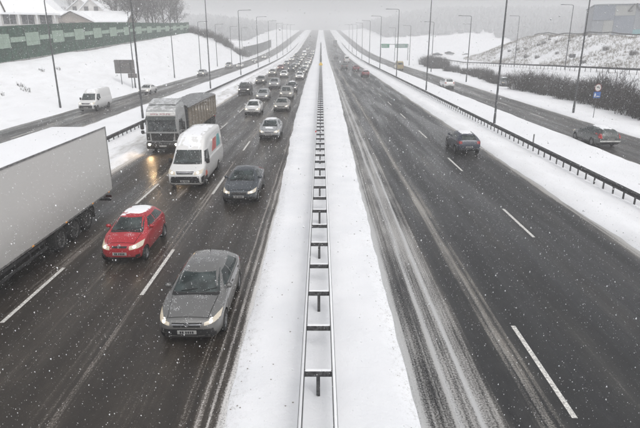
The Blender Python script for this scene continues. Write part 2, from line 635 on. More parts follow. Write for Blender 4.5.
# slush amounts across each carriageway (X, amount, whiteness)
ROAD_L = road_mat("asphalt_left", -14, -1.5, [
    (-14, .9, .6), (-13.3, .8, .45), (-12.9, .25, .3), (-12.2, .02, .3), (-11.2, .22, .25), (-10.5, .03, .3), (-9.7, .36, .3),
    (-9.0, .04, .3), (-7.7, .34, .3), (-6.9, .04, .3), (-6.0, .40, .3), (-5.2, .03, .3), (-4.2, .28, .2), (-3.4, .10, .2),
    (-3.0, .30, .3), (-2.86, .12, .3), (-2.72, .52, .45), (-2.6, .20, .3), (-2.46, .60, .55), (-2.36, .25, .4), (-2.22, .75, .7), (-2.0, 1, .95), (-1.5, 1, 1)])
ROAD_R = road_mat("asphalt_right", 1.5, 13.5, base=(0.0165, 0.0165, 0.017), dirty=(0.27, 0.25, 0.22), white=(0.50, 0.51, 0.52), stops=[
    (1.5, 1, 1), (2.1, 1, .95), (2.32, .74, .75), (2.5, .52, .55), (2.64, .42, .45), (2.8, .52, .5), (2.92, .50, .5), (3.06, .82, .85), (3.16, .58, .5), (3.42, .60, .5), (3.52, .84, .9), (3.62, .57, .55), (3.9, .50, .4),
    (4.1, .24, .3), (4.3, .10, .3), (4.62, .22, .2), (4.8, .44, .15), (4.95, .64, .25), (5.08, .50, .1), (5.3, .34, .1), (5.55, .12, .2), (6.4, .02, .2), (7.3, .26, .3), (8.0, .04, .2),
    (9.1, .22, .3), (9.9, .03, .2), (10.9, .2, .25), (11.8, .05, .3), (12.3, .45, .25), (12.7, .9, .6), (13.5, 1, .9)])
ROAD_S = road_mat("asphalt_service", -31, -22, [
    (-31, 1, .9), (-30, .7, .6), (-29.4, .15, .4), (-28, .25, .5), (-26.5, .35, .5), (-25, .25, .5), (-23.6, .2, .5), (-23, .6, .7), (-22, 1, .9)],
    base=(0.034, 0.033, 0.032))
ROAD_T = road_mat("asphalt_side", 20.5, 28.5, [
    (20.5, 1, .9), (21.2, .8, .7), (21.7, .15, .5), (23, .2, .5), (24.2, .3, .5), (25.6, .2, .5), (26.9, .25, .5), (27.4, .8, .7), (28.5, 1, .9)],
    base=(0.034, 0.033, 0.032))
road_left = strip("road", -14.2, -1.4, ROAD_L, label="wet oncoming carriageway left of the median, crowded with traffic")
road_right = strip("road", 1.4, 13.6, ROAD_R, label="wet slushy carriageway right of the median with little traffic")
road_sl = strip("service_road", -30.8, -21.8, ROAD_S, label="service road on the left below the snowy bank")
road_sr = strip("service_road", 20.4, 28.2, ROAD_T, label="service road on the right beside the dark hedges")

# painted lane dashes: 4 m long, 8 m apart
PAINT = plain("road_paint_worn", (0.66, 0.65, 0.62), 0.55, 0, 0.3, 16)
dm = MB()
dm.grid([[(-0.065 + 0.13 * i, y, 0.006) for i in (0, 1)] for y in (0, 1, 2, 3, 4)])
dash_mesh = dm.mesh("lane_marking", PAINT, fix=False)
for road, x, y0, last in ((road_left, -5.92, 15.7, 130), (road_left, -9.5, 13.9, 120), (road_right, 5.66, 9.75, 11), (road_right, 9.09, 21.1, 150),
                          (road_sl, -26.6, 45.0, 110), (road_sr, 24.1, 33.5, 110)):
    y = y0 - 12
    while y < last:
        if y > 4:
            link("lane_marking", dash_mesh, road, (x, y, zr(y)))
        y += 12

# snow lying between the carriageways: raised sheets with ragged banks
Y_SN = list(np.arange(-6, 45, 0.5)) + list(np.arange(45, 120, 1.5)) + list(np.arange(120, 300, 5.0)) + list(np.arange(300, 1001, 20.0))

def snow_strip(name, fa, fb, mat, label, h=0.13, nx=16, rag=0.10, hump=None, seed=0.0):
    mb = MB()
    P = []
    for y in Y_SN:
        a = fa(y) + nz(1.0, y, 0.9, seed) * rag + nz(3.0, y, 0.17, seed + 4) * rag * 1.3
        b = fb(y) + nz(7.0, y, 0.9, seed + 2) * rag + nz(9.0, y, 0.17, seed + 6) * rag * 1.3
        row = []
        for i in range(nx + 1):
            t = i / nx
            t = 0.5 - 0.5 * math.cos(math.pi * t)
            x = a + (b - a) * t
            e = min(x - a, b - x)
            z = -0.02 + (h + 0.02) * sstep(-0.12, 0.42, e) - (0.02 if i in (0, nx) else 0)
            z += (nz(x, y, 2.9, seed) * 0.016 + nz(x, y, 1.1, seed) * 0.028 + nz(x, y, 0.3, seed + 1) * 0.045) * sstep(0, 0.5, e)
            if hump:
                z += hump(x, y)
            row.append((x, y, zr(y) + z))
        P.append(row)
    mb.grid(P)
    return tag(mb.build(name, mat, smooth=True, fix=False), label, kind="structure")

med_l = lambda y: -lerpkeys([(0, 2.12), (12, 2.15), (28, 2.25), (45, 2.65), (80, 2.95), (140, 3.3), (300, 3.4)], y)
med_r = lambda y: lerpkeys([(0, 2.15), (25, 2.2), (50, 2.5), (80, 2.8), (140, 3.1), (300, 3.3)], y)
snow_strip("median", med_l, med_r, edge_snow_mat("snow_median", 0.0, 1.75, 2.6), "snow covered median strip under the central crash barrier", 0.10, 26, 0.07, seed=1.5)
snow_strip("verge", lambda y: -16.2, lambda y: -13.45, SNOW_DIRTY, "dirty ploughed snow on the left shoulder", 0.12, 14, 0.12,
           hump=lambda x, y: 0.16 * math.exp(-((x + 14.1) / 0.35) ** 2), seed=2.5)
snow_strip("verge", lambda y: -22.7, lambda y: -15.9, SNOW, "snowy strip between left guardrail and service road", 0.25, 14, 0.12, seed=3.5)
snow_strip("verge", lambda y: 12.65, lambda y: 16.1, SNOW_LIGHT, "snow covered right shoulder beside the guardrail", 0.13, 14, 0.10,
           hump=lambda x, y: 0.12 * math.exp(-((x - 13.6) / 0.5) ** 2), seed=4.5)
snow_strip("verge", lambda y: 15.8, lambda y: 21.3, SNOW, "snowy strip between right guardrail and service road", 0.25, 14, 0.12, seed=5.5)
snow_strip("verge", lambda y: -34.2, lambda y: -29.9, SNOW, "snowy edge of the left service road", 0.16, 8, 0.15, seed=6.5,
           hump=lambda x, y: max(0.0, land(x, y) - zr(y) - 0.10) if x < -31.2 else 0.0)
snow_strip("verge", lambda y: 27.3, lambda y: 31.0, SNOW, "snowy edge of the right service road", 0.16, 8, 0.15, seed=7.5,
           hump=lambda x, y: -0.07 * sstep(29.5, 31.0, x))

# ------------------------------------------------------------------ barriers
def wbeam(mb, x, side, y0, y1, top=0.75, zfun=zr, step=4.0):
    """W-profile rail along Y; side = +1 when the corrugation faces +X"""
    prof = [(0.0, 0), (0.0, -.02), (.075, -.055), (.083, -.075), (.075, -.10), (.0, -.135), (.0, -.175), (.075, -.21), (.083, -.235), (.075, -.255), (0, -.29), (0, -.31)]
    inner = [(px - 0.008, pz) for px, pz in reversed(prof)]
    loop = prof + inner
    n = max(2, int((y1 - y0) / step) + 1)
    P = []
    for i in range(n):
        y = y0 + (y1 - y0) * i / (n - 1)
        P.append([(x + side * px, y, zfun(y) + top + pz) for px, pz in loop] + [(x + side * loop[0][0], y, zfun(y) + top)])
    mb.grid(P)

# the median barrier: two rails, a spacer every 2 m, a post under every second one
barrier = thing("median_barrier", "double sided steel crash barrier running along the snowy median", "crash barrier", (0, 10, 0))
def bchild(o):
    o.location = o.location - Vector((0, 10, 0)) if o.parent else o.location
    return o
XC = -0.06
for s in (-1, 1):
    mb = MB()
    wbeam(mb, XC + s * 0.325, s, 4.4, 420, 0.78)
    bchild(mb.build("rail", GALV, barrier))
    mb = MB()
    mb.grid([[(XC + s * (0.328 + dx), y, zr(y) + 0.78 + dz) for dx, dz in ((0.001, -.022), (.012, -.012), (.035, -.020), (.056, -.034), (.066, -.050))] for y in np.arange(4.5, 200, 2.0)])
    bchild(mb.build("snow_on_rail", SNOW, barrier, smooth=True))
mb = MB()
mb.box((0, 0, 0.672), (0.63, 0.012, 0.135))
mb.box((0, 0.05, 0.74), (0.63, 0.10, 0.010))
mb.box((-0.20, 0.045, 0.672), (0.012, 0.09, 0.135))
mb.box((0.20, 0.045, 0.672), (0.012, 0.09, 0.135))
for xx_ in (-.26, -.12, .12, .26):
    mb.tube([(xx_, -.004, .68), (xx_, -.018, .68)], .014, 6)
sp_mesh = mb.mesh("spacer", SPACER)
mb = MB()
mb.grid([[(x, y, 0.748 + (0.022 if 0 < j < 2 else 0.0)) for x in np.linspace(-.30, .30, 7)] for j, y in enumerate((0.0, 0.05, 0.1))])
cap_mesh = mb.mesh("snow_on_spacer", SNOW, True)
mb = MB()
mb.box((0, 0.0, 0.31), (0.075, 0.012, 0.74))
mb.box((-0.038, 0.03, 0.31), (0.010, 0.06, 0.74))
mb.box((0.038, 0.03, 0.31), (0.010, 0.06, 0.74))
post_mesh = mb.mesh("post", SPACER)
k = -2
while True:
    y = 10.42 + 2.035 * k
    if y > 190:
        break
    s = bchild(link("spacer", sp_mesh, barrier, (XC, y, zr(y))))
    link("snow_on_spacer", cap_mesh, s, (0, 0, 0))
    if k % 2 == 0:
        bchild(link("post", post_mesh, barrier, (XC, y - 0.03, zr(y))))
    k += 1
mb = MB()
for y in np.arange(192, 420, 2.035):
    mb.box((XC, y, zr(y) + 0.655), (0.63, 0.012, 0.17))
tag(bchild(mb.build("far_spacer", DARKSTEEL, barrier)), kind="stuff")
mb = MB()
mb.box((0, 0, 0.06), (0.09, 0.05, 0.14), bev=0.01)
tag(mb.build("reflector", plain("reflector_red", (0.6, 0.03, 0.03), 0.3)), "small red reflector on the left rail of the median barrier", "reflector").location = (XC - 0.36, 43.5, 0.77)
ysn = thing("warning_sign", "small yellow marker sign on the median barrier far down the road", "sign", (XC, 165, 0))
mb = MB()
mb.tube([(0, 0, 0), (0, 0, 1.45)], 0.04, 6)
mb.build("sign_post", GALV, ysn)
mb = MB()
mb.prism([(-.55, .75), (.55, .75), (.55, 1.15), (.0, 1.75), (-.55, 1.15)], 'y', -0.05, -0.08)
mb.build("sign_board", plain("sign_yellow", (0.75, 0.50, 0.03), 0.5), ysn)

def guardrail(name, label, x, y0, y1, face, posts_to, zf=zr, rail_top=0.72, post_step=1.03):
    g = thing(name, label, "guardrail", (x, y0, zf(y0)))
    off = Vector((x, y0, zf(y0)))
    mb = MB()
    wbeam(mb, x, face, y0, y1, rail_top, zf)
    mb.build("rail", DARKSTEEL, g).location = -off
    pm = MB()
    pm.box((-face * 0.045, 0, rail_top / 2 - 0.12), (0.055, 0.09, rail_top + 0.16))
    pm.box((-face * 0.012, 0, rail_top - 0.15), (0.02, 0.11, 0.2))
    pmesh = pm.mesh("post", DARKSTEEL)
    y = y0 + 0.2
    while y < min(y1, posts_to):
        link("post", pmesh, g, Vector((x, y, zf(y))) - off)
        y += post_step
    mb = MB()
    while y < y1:
        mb.box((x - face * 0.045, y, zf(y) + rail_top / 2 - .12), (0.055, 0.09, rail_top + 0.16))
        y += post_step * 2
    if mb.v:
        tag(mb.build("far_post", DARKSTEEL, g), kind="stuff").location = -off
    return g
vz = lambda y: zr(y) + 0.12
guardrail("guardrail", "dark steel guardrail in the snow left of the oncoming lanes", -16.9, 18, 420, 1, 190, vz, 0.66)
guardrail("guardrail", "dark steel guardrail in the snow right of the outbound lanes", 15.75, 16, 420, -1, 190, vz, 0.66)
mb = MB()
mb.box((0, 0, 0.42), (0.11, 0.05, 0.85), bev=0.02)
mb.box((0, -0.027, 0.68), (0.07, 0.008, 0.16))
tag(mb.build("marker_post", plain("marker_grey", (0.16, 0.16, 0.16), 0.6)), "short dark marker post in the snow behind the right guardrail", "marker post").location = (16.6, 41.0, 0.2)

# ------------------------------------------------------------------ lamp posts
def lamp_mesh_set(h, arm, z0=0.0):
    p = MB()
    p.tube([(0, 0, -0.4), (0, 0, 0.9), (0, 0, 0.95), (0, 0, h * .6), (0, 0, h)], [0.125, 0.125, 0.105, 0.085, 0.06], 10)
    a = MB()
    a.tube([(0, 0, h - .02), (arm * .04, 0, h + .12), (arm * .14, 0, h + .19), (arm * .55, 0, h + .22), (arm, 0, h + .24)], [0.05, .05, .045, .042, .04], 8)
    hd = MB()
    prof = [(-.06, .0), (-.02, .07), (.3, .10), (.6, .09), (.72, .03)]
    V = []
    for x, w in prof:
        V.append([(arm - .1 + x, -w, h + .24), (arm - .1 + x, -w * .6, h + .24 + w * .7), (arm - .1 + x, w * .6, h + .24 + w * .7), (arm - .1 + x, w, h + .24), (arm - .1 + x, 0, h + .20), (arm - .1 + x, -w, h + .24)])
    hd.grid(V)
    return p.mesh("pole", POLE, True), a.mesh("arm", POLE, True), hd.mesh("lamp_head", POLE, True)

def lamps(meshes, spots, rz, labelfmt, group, zf, names=None):
    for i, (x, y) in enumerate(spots):
        t = thing("lamp_post", labelfmt % ordinal(i) if names is None else names[i], "lamp post", (x, y, zf(x, y)), rz, group)
        for nm, me in zip(("pole", "arm", "lamp_head"), meshes):
            link(nm, me, t)
big = lamp_mesh_set(14.0, 2.3)
mid = lamp_mesh_set(12.0, 1.9)
flat = lambda x, y: zr(y) + 0.15
lamps(big, [(-18.6, 55.5 + 35.6 * i) for i in range(9)], 0, "tall grey lamp post behind the left guardrail, %s of its row", "lamp posts along left guardrail", flat)
lamps(big, [(17.0, 52 + 35.4 * i) for i in range(9)], math.pi, "tall grey lamp post behind the right guardrail, %s of its row", "lamp posts along right guardrail", flat)
lamps(mid, [(-31.2, y) for y in (64, 91, 116, 142, 165, 192, 219)], 0, "grey lamp post at the foot of the left snowy bank, %s of its row", "lamp posts along left service road", lambda x, y: zr(y) + 0.2)
lamps(mid, [(28.6, y) for y in (60.5, 107, 142, 178, 214)], math.pi, "grey lamp post beside right service road and hedges, %s of its row", "lamp posts along right service road", flat)
lamps(mid, [(49, 110), (49, 139), (46, 172)], math.pi, "grey lamp post on the ramp below the speckled hillside, %s of its row", "lamp posts along the ramp", lambda x, y: land(x, y))

# ------------------------------------------------------------------ vehicles
DG = bpy.context.evaluated_depsgraph_get

def wheel_meshes(r, w, spokes=5, rimmat=None):
    t = MB()
    t.lathe_x([(-w / 2 + .01, r * .66), (-w / 2, r * .72), (-w / 2 + .005, r * .93), (-w / 2 + .035, r), (w / 2 - .035, r), (w / 2 - .005, r * .93), (w / 2, r * .72), (w / 2 - .01, r * .66), (-w / 2 + .01, r * .66)], 24)
    rim = MB()
    xf = w / 2 - 0.02
    rim.lathe_x([(-w / 2 + .03, r * .60), (xf - .02, r * .60), (xf, r * .67), (xf - .015, r * .68), (xf - .05, r * .62)], 24)
    rim.lathe_x([(xf - .03, 0.0), (xf - .015, r * .05), (xf - .02, r * .17), (xf - .05, r * .2)], 16)
    for kk in range(spokes):
        a = 2 * math.pi * kk / spokes
        ca, sa = math.cos(a), math.sin(a)
        V = []
        for rr_, hw in ((r * .1, r * .085), (r * .64, r * .06)):
            for dx in (-.045, -.012):
                for q in (-1, 1):
                    V.append((xf + dx, ca * rr_ - sa * hw * q, sa * rr_ + ca * hw * q))
        rim.add(V, [(0, 1, 3, 2), (4, 6, 7, 5), (0, 2, 6, 4), (1, 5, 7, 3), (2, 3, 7, 6), (0, 4, 5, 1)])
    back = MB()
    back.lathe_x([(xf - .07, 0.0), (xf - .07, r * .62)], 20)
    rim.add(back.v, back.f)
    return t.mesh("wheel", RUBBER, True), rim.mesh("rim", rimmat or RIM)

def chaikin(P):
    out = [P[0]]
    for a, b in zip(P, P[1:]):
        out.append(a * 0.75 + b * 0.25)
        out.append(a * 0.25 + b * 0.75)
    out.append(P[-1])
    return out

def body_loft(sp):
    """closed car body lofted from cross-sections along its length; front at y = -L/2"""
    L, hw = sp['L'], sp['W'] / 2
    ys_ = sorted(set([0, .02, .05, .1, .16, .24] + list(np.linspace(.3, L - .3, sp.get('ns', 44))) + [L - .2, L - .12, L - .06, L - .02, L]))
    ztop, zbel, zbot = pchip(sp['top'], ys_), pchip(sp['belt'], ys_), pchip(sp['bot'], ys_)
    w, wr = pchip(sp['w'], ys_) * hw, pchip(sp['wr'], ys_) * hw
    wb = sp.get('wb', 0.95)
    P = []
    for i, y in enumerate(ys_):
        zt, ze, zb, ww, wt = ztop[i], min(zbel[i], ztop[i] - 0.02), zbot[i], w[i], min(wr[i], w[i] * 0.93)
        d = zt - ze
        K = [(0, zb), (.78 * ww, zb), (.96 * ww, zb + .05), (1.0 * ww, zb + .38 * (ze - zb)), (.995 * ww, zb + .70 * (ze - zb)), (.985 * ww, ze - .07 * min(1, (ze - zb) * 3)),
             (wb * ww, ze), (wb * ww * .5 + wt * .5 + .02 * min(1, d * 2), ze + d * .5), (wt + .005, zt - min(.07, d * .28)), (wt * .86, zt - min(.012, d * .06)), (0, zt + sp.get('crown', .02))]
        K = [Vector((a, b)) for a, b in K]
        K = chaikin(chaikin(K))
        half = [(p.x, y - L / 2, p.y) for p in K]
        ring = half + [(-x, yy, z) for x, yy, z in reversed(half[1:-1])]
        P.append(ring)
    n = len(P[0])
    V = [p for r_ in P for p in r_]
    F = [(i * n + j, i * n + (j + 1) % n, (i + 1) * n + (j + 1) % n, (i + 1) * n + j) for i in range(len(P) - 1) for j in range(n)]
    F.append(tuple(range(n - 1, -1, -1)))
    F.append(tuple((len(P) - 1) * n + j for j in range(n)))
    return V, F

class Shell:
    """body with a ray-caster so that panes, lamps and trim follow its surface"""
    def __init__(s, sp):
        s.sp = sp
        s.V, s.F = body_loft(sp)
        s.bvh = BVHTree.FromPolygons([Vector(v) for v in s.V], s.F)

    def hit(s, view, u, v, off):
        L = s.sp['L']
        o, d = {'front': (Vector((u, -L, v)), Vector((0, 1, 0))), 'rear': (Vector((u, L, v)), Vector((0, -1, 0))),
                'right': (Vector((4, u, v)), Vector((-1, 0, 0))), 'left': (Vector((-4, u, v)), Vector((1, 0, 0))),
                'top': (Vector((u, v, 6)), Vector((0, 0, -1)))}[view]
        loc, nor, idx, dist = s.bvh.ray_cast(o, d)
        if loc is None:
            loc, nor, idx, dist = s.bvh.find_nearest(o + d * 3.2)
        if nor.dot(d) > 0:
            nor = -nor
        return loc + nor * off, nor

    def patch(s, view, quad, off=0.006, nu=8, nv=6, skirt=0.02, dome=None):
        """quad = 4 corners (u, v): bl, br, tr, tl"""
        bl, br, tr, tl = [Vector(q) for q in quad]
        mb = MB()
        P = []
        for i in range(nv + 1):
            t = i / nv
            a, b = bl.lerp(tl, t), br.lerp(tr, t)
            row = []
            for j in range(nu + 1):
                uv = a.lerp(b, j / nu)
                o_ = off
                if dome:
                    e = min(t, 1 - t, j / nu, 1 - j / nu) * 2
                    o_ = off + dome * min(1, e * 4) ** .5 * (0.8 + 0.4 * nz(uv.x, uv.y, 2.5, 9)) - (dome + off) * 1.5 * max(0.0, nz(uv.x, uv.y, 3.7, 2) + .9 * nz(uv.x, uv.y, 9.0, 6) + .45 * (1 - e * 3.0))
                row.append(s.hit(view, uv.x, uv.y, o_)[0])
            P.append(row)
        mb.grid(P)
        if skirt:
            edge = [(0, j) for j in range(nu + 1)] + [(i, nu) for i in range(1, nv + 1)] + [(nv, j) for j in range(nu - 1, -1, -1)] + [(i, 0) for i in range(nv - 1, 0, -1)]
            top = [P[i][j] for i, j in edge]
            cen = sum((Vector(p) for p in top), Vector()) / len(top)
            low = []
            for (i, j) in edge:
                t = i / nv
                uv = bl.lerp(tl, t).lerp(br.lerp(tr, t), j / nu)
                low.append(s.hit(view, uv.x, uv.y, -skirt)[0])
            q = len(top)
            mb.add(top + low, [(k_, (k_ + 1) % q, q + (k_ + 1) % q, q + k_) for k_ in range(q)])
        return mb

    def carved(s, wheels, rw, paintm):
        """body mesh with wheel arches cut out"""
        b = MB()
        b.add(s.V, s.F)
        me = b.mesh("body", paintm, True)
        me.materials.append(WELL)
        o = bpy.data.objects.new("tmp_body", me)
        COL.objects.link(o)
        c = MB()
        hw = s.sp['W'] / 2
        for y in wheels:
            for sd in (-1, 1):
                t = MB()
                t.lathe_x([(hw * .52 * sd, 0), (hw * .52 * sd, rw * 1.13), (hw * 1.3 * sd, rw * 1.13), (hw * 1.3 * sd, 0)], 28, 0, y, rw)
                c.add(t.v, t.f)
        cm = c.mesh("cutter", paintm)
        cm.materials.append(WELL)
        cm.polygons.foreach_set("material_index", [1] * len(cm.polygons))
        co = bpy.data.objects.new("tmp_cut", cm)
        COL.objects.link(co)
        md = o.modifiers.new("b", 'BOOLEAN')
        md.operation = 'DIFFERENCE'
        md.object = co
        md.solver = 'EXACT'
        dg = DG()
        res = bpy.data.meshes.new_from_object(o.evaluated_get(dg))
        bpy.data.objects.remove(o)
        bpy.data.objects.remove(co)
        res.name = "body"
        if len(res.polygons) < len(me.polygons) * 0.6:
            res = me
        try:
            res.set_sharp_from_angle(angle=R(38))
        except Exception:
            pass
        return res

def spec(L, W, H, zn, yc, zc, yrf, yrm, yrr, ygb, zd, fo, wbase, r, roofw=.62, wr0=.74, hood=None, **kw):
    d = dict(L=L, W=W, H=H, zn=zn, yc=yc, zc=zc, yrf=yrf, yrm=yrm, yrr=yrr, ygb=ygb, zd=zd, fo=fo, wbase=wbase, r=r)
    hd = hood if hood is not None else zn + (zc - zn) * .62
    d['top'] = [(0, zn - .16), (.04, zn - .07), (.12, zn - .015), (.24, zn + .02), (yc * .62, hd), (yc, zc), (yc + (yrf - yc) * .5, zc + (H - .06 - zc) * .58), (yrf, H - .06), (yrm, H), (yrr, H - .08), (ygb, zd), (L - .05, min(zd - .03, zd - .02)), (L, zd - .22)]
    if ygb > L - .2:
        d['top'] = d['top'][:-3] + [(ygb, zd), (L, zd - .28)]
    d['belt'] = [(0, zn - .22), (.12, zn - .10), (.4, zn - .06), (yc, zc - .06), (yrm, zc), (yrr, zc + .04), (min(ygb, L - .15), min(zd - .05, zc + .05)), (L, zd - .34)]
    d['bot'] = [(0, .34), (.08, .25), (.4, .20), (L - .5, .22), (L - .1, .30), (L, .40)]
    d['w'] = [(0, .58), (.03, .68), (.10, .79), (.28, .905), (.7, .985), (1.2, 1), (L - 1.1, 1), (L - .4, .965), (L - .1, .90), (L - .03, .84), (L, .76)]
    d['wr'] = [(0, .58), (.3, .70), (yc - .1, wr0 + .02), (yc, wr0), (yrf, roofw), (yrr, roofw - .01), (ygb, roofw + .04), (L, roofw)]
    d.update(kw)
    return d

def grow(q, d=.014):
    cu, cv = sum(p[0] for p in q) / 4, sum(p[1] for p in q) / 4
    return [(u + math.copysign(d, u - cu), v + math.copysign(d, v - cv)) for u, v in q]

def make_car(sp, name="car", paintm=None, glass=None, rear_doors=True, lights=LAMP_SOFT, lamp=LAMP_WHITE, tail=TAIL, grille='bar', roof_snow=0.0, hood_snow=0.0, rim=None, van=False, plate=True, badge=None, extras=()):
    root = thing(name, "", "car")
    sh = Shell(sp)
    L, W, H, zn, yc, zc = sp['L'], sp['W'], sp['H'], sp['zn'], sp['yc'], sp['zc']
    hw, y0 = W / 2, -L / 2
    fy, ry = y0 + sp['fo'], y0 + sp['fo'] + sp['wbase']
    r = sp['r']
    glass = glass or GLASS
    link("body", sh.carved((fy, ry), r, paintm), root)
    B = lambda mb, nm, mat, par=None, sm=True: mb.build(nm, mat, par or root, sm)
    H2 = sp.get('wtop', H - .09)
    hb, ht = sp.get('wsb', .70) * hw, sp.get('wst', .575) * hw
    ws = B(sh.patch('front', [(-hb, zc + .035), (hb, zc + .035), (ht, H2), (-ht, H2)], .007, 12, 8), "windshield", glass)
    wp = MB()
    for x0, x1 in ((-.62 * hb, .05 * hb), (.25 * hb, .85 * hb)):
        pts = [sh.hit('front', x0 + (x1 - x0) * t, zc + .05 + .05 * t, .02)[0] for t in (0, .25, .5, .75, 1)]
        wp.tube(pts, .011, 4)
    B(wp, "wiper", PLAST, ws)
    # cowl
    B(sh.patch('front', [(-hb, zc - .015), (hb, zc - .015), (hb, zc + .03), (-hb, zc + .03)], .006, 10, 2), "cowl", PLAST)
    if not van:
        hq = [(-.60 * hw, y0 + .20), (.60 * hw, y0 + .20), (.72 * hw, y0 + yc - .05), (-.72 * hw, y0 + yc - .05)]
        hd_ = B(sh.patch('top', hq, .008, 10, 8, .01), "hood", paintm)
        B(sh.patch('top', grow(hq, .016), .003, 10, 8, .01), "hood_gap", WELL, hd_)
    # side windows and doors
    yA, yB = y0 + yc + .50, y0 + sp.get('yb', yc + (sp['yrr'] - yc) * .58)
    yC = y0 + sp.get('ycp', sp['yrr'] - .12)
    zl, zu = zc + .065, H - .145
    yAt = y0 + sp['yrf'] + .10
    for side, sg in (('right', 1), ('left', -1)):
        if van:
            quads = [[(y0 + yc + .28, zl), (yB, zl), (yB, zu2), (y0 + yc + .72, zu2)] for zu2 in (sp.get('svt', zl + .62),)]
        else:
            quads = [[(yA - .12, zl), (yB - .03, zl), (yB - .03, zu), (yAt, zu)]]
            if rear_doors:
                quads.append([(yB + .04, zl + .005), (yC + .22, zl + .02), (yC - .10, zu), (yB + .04, zu)])
                if sp.get('third'):
                    quads.append([(yC + .29, zl + .03), (yC + .29 + sp['third'], zl + .05), (yC + .12 + sp['third'] * .6, zu - .03), (yC - .02, zu)])
            else:
                quads.append([(yB + .05, zl + .005), (yC + .15, zl + .03), (yC - .15, zu), (yB + .05, zu)])
        for q in quads:
            B(sh.patch(side, q, .006, 6, 4), "side_window", glass)
        dq = [[(fy + r * 1.32, .33), (yB - .006, .33), (yB - .006, zl - .05), (y0 + yc + .16, zl - .09)]]
        if rear_doors and not van:
            dq.append([(yB + .006, .33), (ry - r * 1.25, .33), (min(ry + .05, yC + .2), zl - .05), (yB + .006, zl - .05)])
        for q in dq:
            dr = B(sh.patch(side, q, .0055, 8, 6, .01), "door", paintm)
            B(sh.patch(side, grow(q), .002, 8, 6, .01), "door_gap", WELL, dr)
            hy = max(q[1][0], q[2][0]) - .22 if q is dq[0] else q[2][0] - .22
            hp, hn = sh.hit(side, hy, zl - .15, .02)
            mbh = MB().box(hp, (.03, .17, .028), bev=.008)
            B(mbh, "handle", paintm, dr)
        mp, mn = sh.hit(side, y0 + yc + .42, zc + .06, .03)
        mm = MB().box((mp.x + sg * .10, mp.y, zc + .10), (.20, .13, .15 if not van else .30), bev=.05)
        mm.box((mp.x + sg * .0, mp.y + .02, zc + .04), (.10, .06, .04), bev=.01)
        mr_ = B(mm, "mirror", PLAST if van else paintm)
        # lamps
        hx0, hx1 = sp.get('hlx', (.50, .90))
        z0, z1 = zn + sp.get('hlz', (-.15, -.03))[0], zn + sp.get('hlz', (-.15, -.03))[1]
        sl = sp.get('hls', .05)
        hl = B(sh.patch('front', [(sg * hx0 * hw, z0), (sg * hx1 * hw, z0 + sl * .7), (sg * (hx1 + .02) * hw, z1 + sl), (sg * hx0 * hw, z1 - .02)], .008, 8, 4), "headlight", lights)
        if lamp is not None:
            cx = sg * (hx0 * .55 + hx1 * .45) * hw
            lp, ln = sh.hit('front', cx, (z0 + z1) / 2 + sl * .4, .014)
            mbl = MB()
            q = 10
            rr_ = sp.get('bulb', .042)
            ring = [lp + Vector((rr_ * 1.25 * math.cos(2 * math.pi * i / q), 0, rr_ * math.sin(2 * math.pi * i / q))) for i in range(q)]
            ring = [p + Vector((0, (sh.hit('front', p.x, p.z, .014)[0].y - p.y), 0)) for p in ring]
            mbl.add([lp + Vector((0, -.012, 0))] + ring, [(0, 1 + i, 1 + (i + 1) % q) for i in range(q)])
            B(mbl, "bulb", lamp, hl)
        tz = sp.get('tl', (-.22, -.04))
        tx = sp.get('tlx', (.60, .93))
        B(sh.patch('rear', [(sg * tx[0] * hw, sp['zd'] + tz[0]), (sg * tx[1] * hw, sp['zd'] + tz[0]), (sg * tx[1] * hw, sp['zd'] + tz[1]), (sg * tx[0] * hw, sp['zd'] + tz[1])], .01, 4, 4), "tail_light", tail)
    # rear window
    zt = sp['zd']
    rq = sp.get('rwin', [(-.60 * hw, zt + .05), (.60 * hw, zt + .05), (.53 * hw, H - .13), (-.53 * hw, H - .13)])
    if rq:
        B(sh.patch('rear', rq, .007, 8, 6), "rear_window", glass)
    # grilles, bumper trim, plates
    gz = sp.get('grz', (-.19, -.07))
    gx = sp.get('grx', .46) * hw
    g = B(sh.patch('front', [(-gx * .86, zn + gz[0]), (gx * .86, zn + gz[0]), (gx, zn + gz[1]), (-gx, zn + gz[1])], .006, 10, 3), "grille", PLAST)
    if grille == 'bar':
        for zz in (0.6,):
            mbb = sh.patch('front', [(-gx * .95, zn + gz[0] + (gz[1] - gz[0]) * zz - .008), (gx * .95, zn + gz[0] + (gz[1] - gz[0]) * zz - .008), (gx * .95, zn + gz[0] + (gz[1] - gz[0]) * zz + .012), (-gx * .95, zn + gz[0] + (gz[1] - gz[0]) * zz + .012)], .014, 10, 1)
            B(mbb, "grille_bar", CHROME, g)
    if badge:
        bp, bn = sh.hit('front', 0, zn + badge[0], .02)
        mbb = MB()
        mbb.lathe_x([(0, badge[1] * .78), (.012, badge[1] * .82), (.012, badge[1] * .98), (0, badge[1])], 18)
        for a, b_ in badge[2]:
            v0, v1 = Vector((0.006, a[0], a[1])), Vector((0.006, b_[0], b_[1]))
            mbb.tube([v0 * 1.0, v1 * 1.0], .009, 4)
        V = [(bp.x + y_, bp.y - x_, bp.z + z_) for x_, y_, z_ in mbb.v]
        mb3 = MB().add(V, mbb.f)
        B(mb3, "badge", CHROME)
    lg = sp.get('lg', (.25, .46, .80))
    B(sh.patch('front', [(-lg[2] * hw, lg[0]), (lg[2] * hw, lg[0]), (lg[2] * .92 * hw, lg[1]), (-lg[2] * .92 * hw, lg[1])], .006, 14, 4), "lower_grille", PLAST)
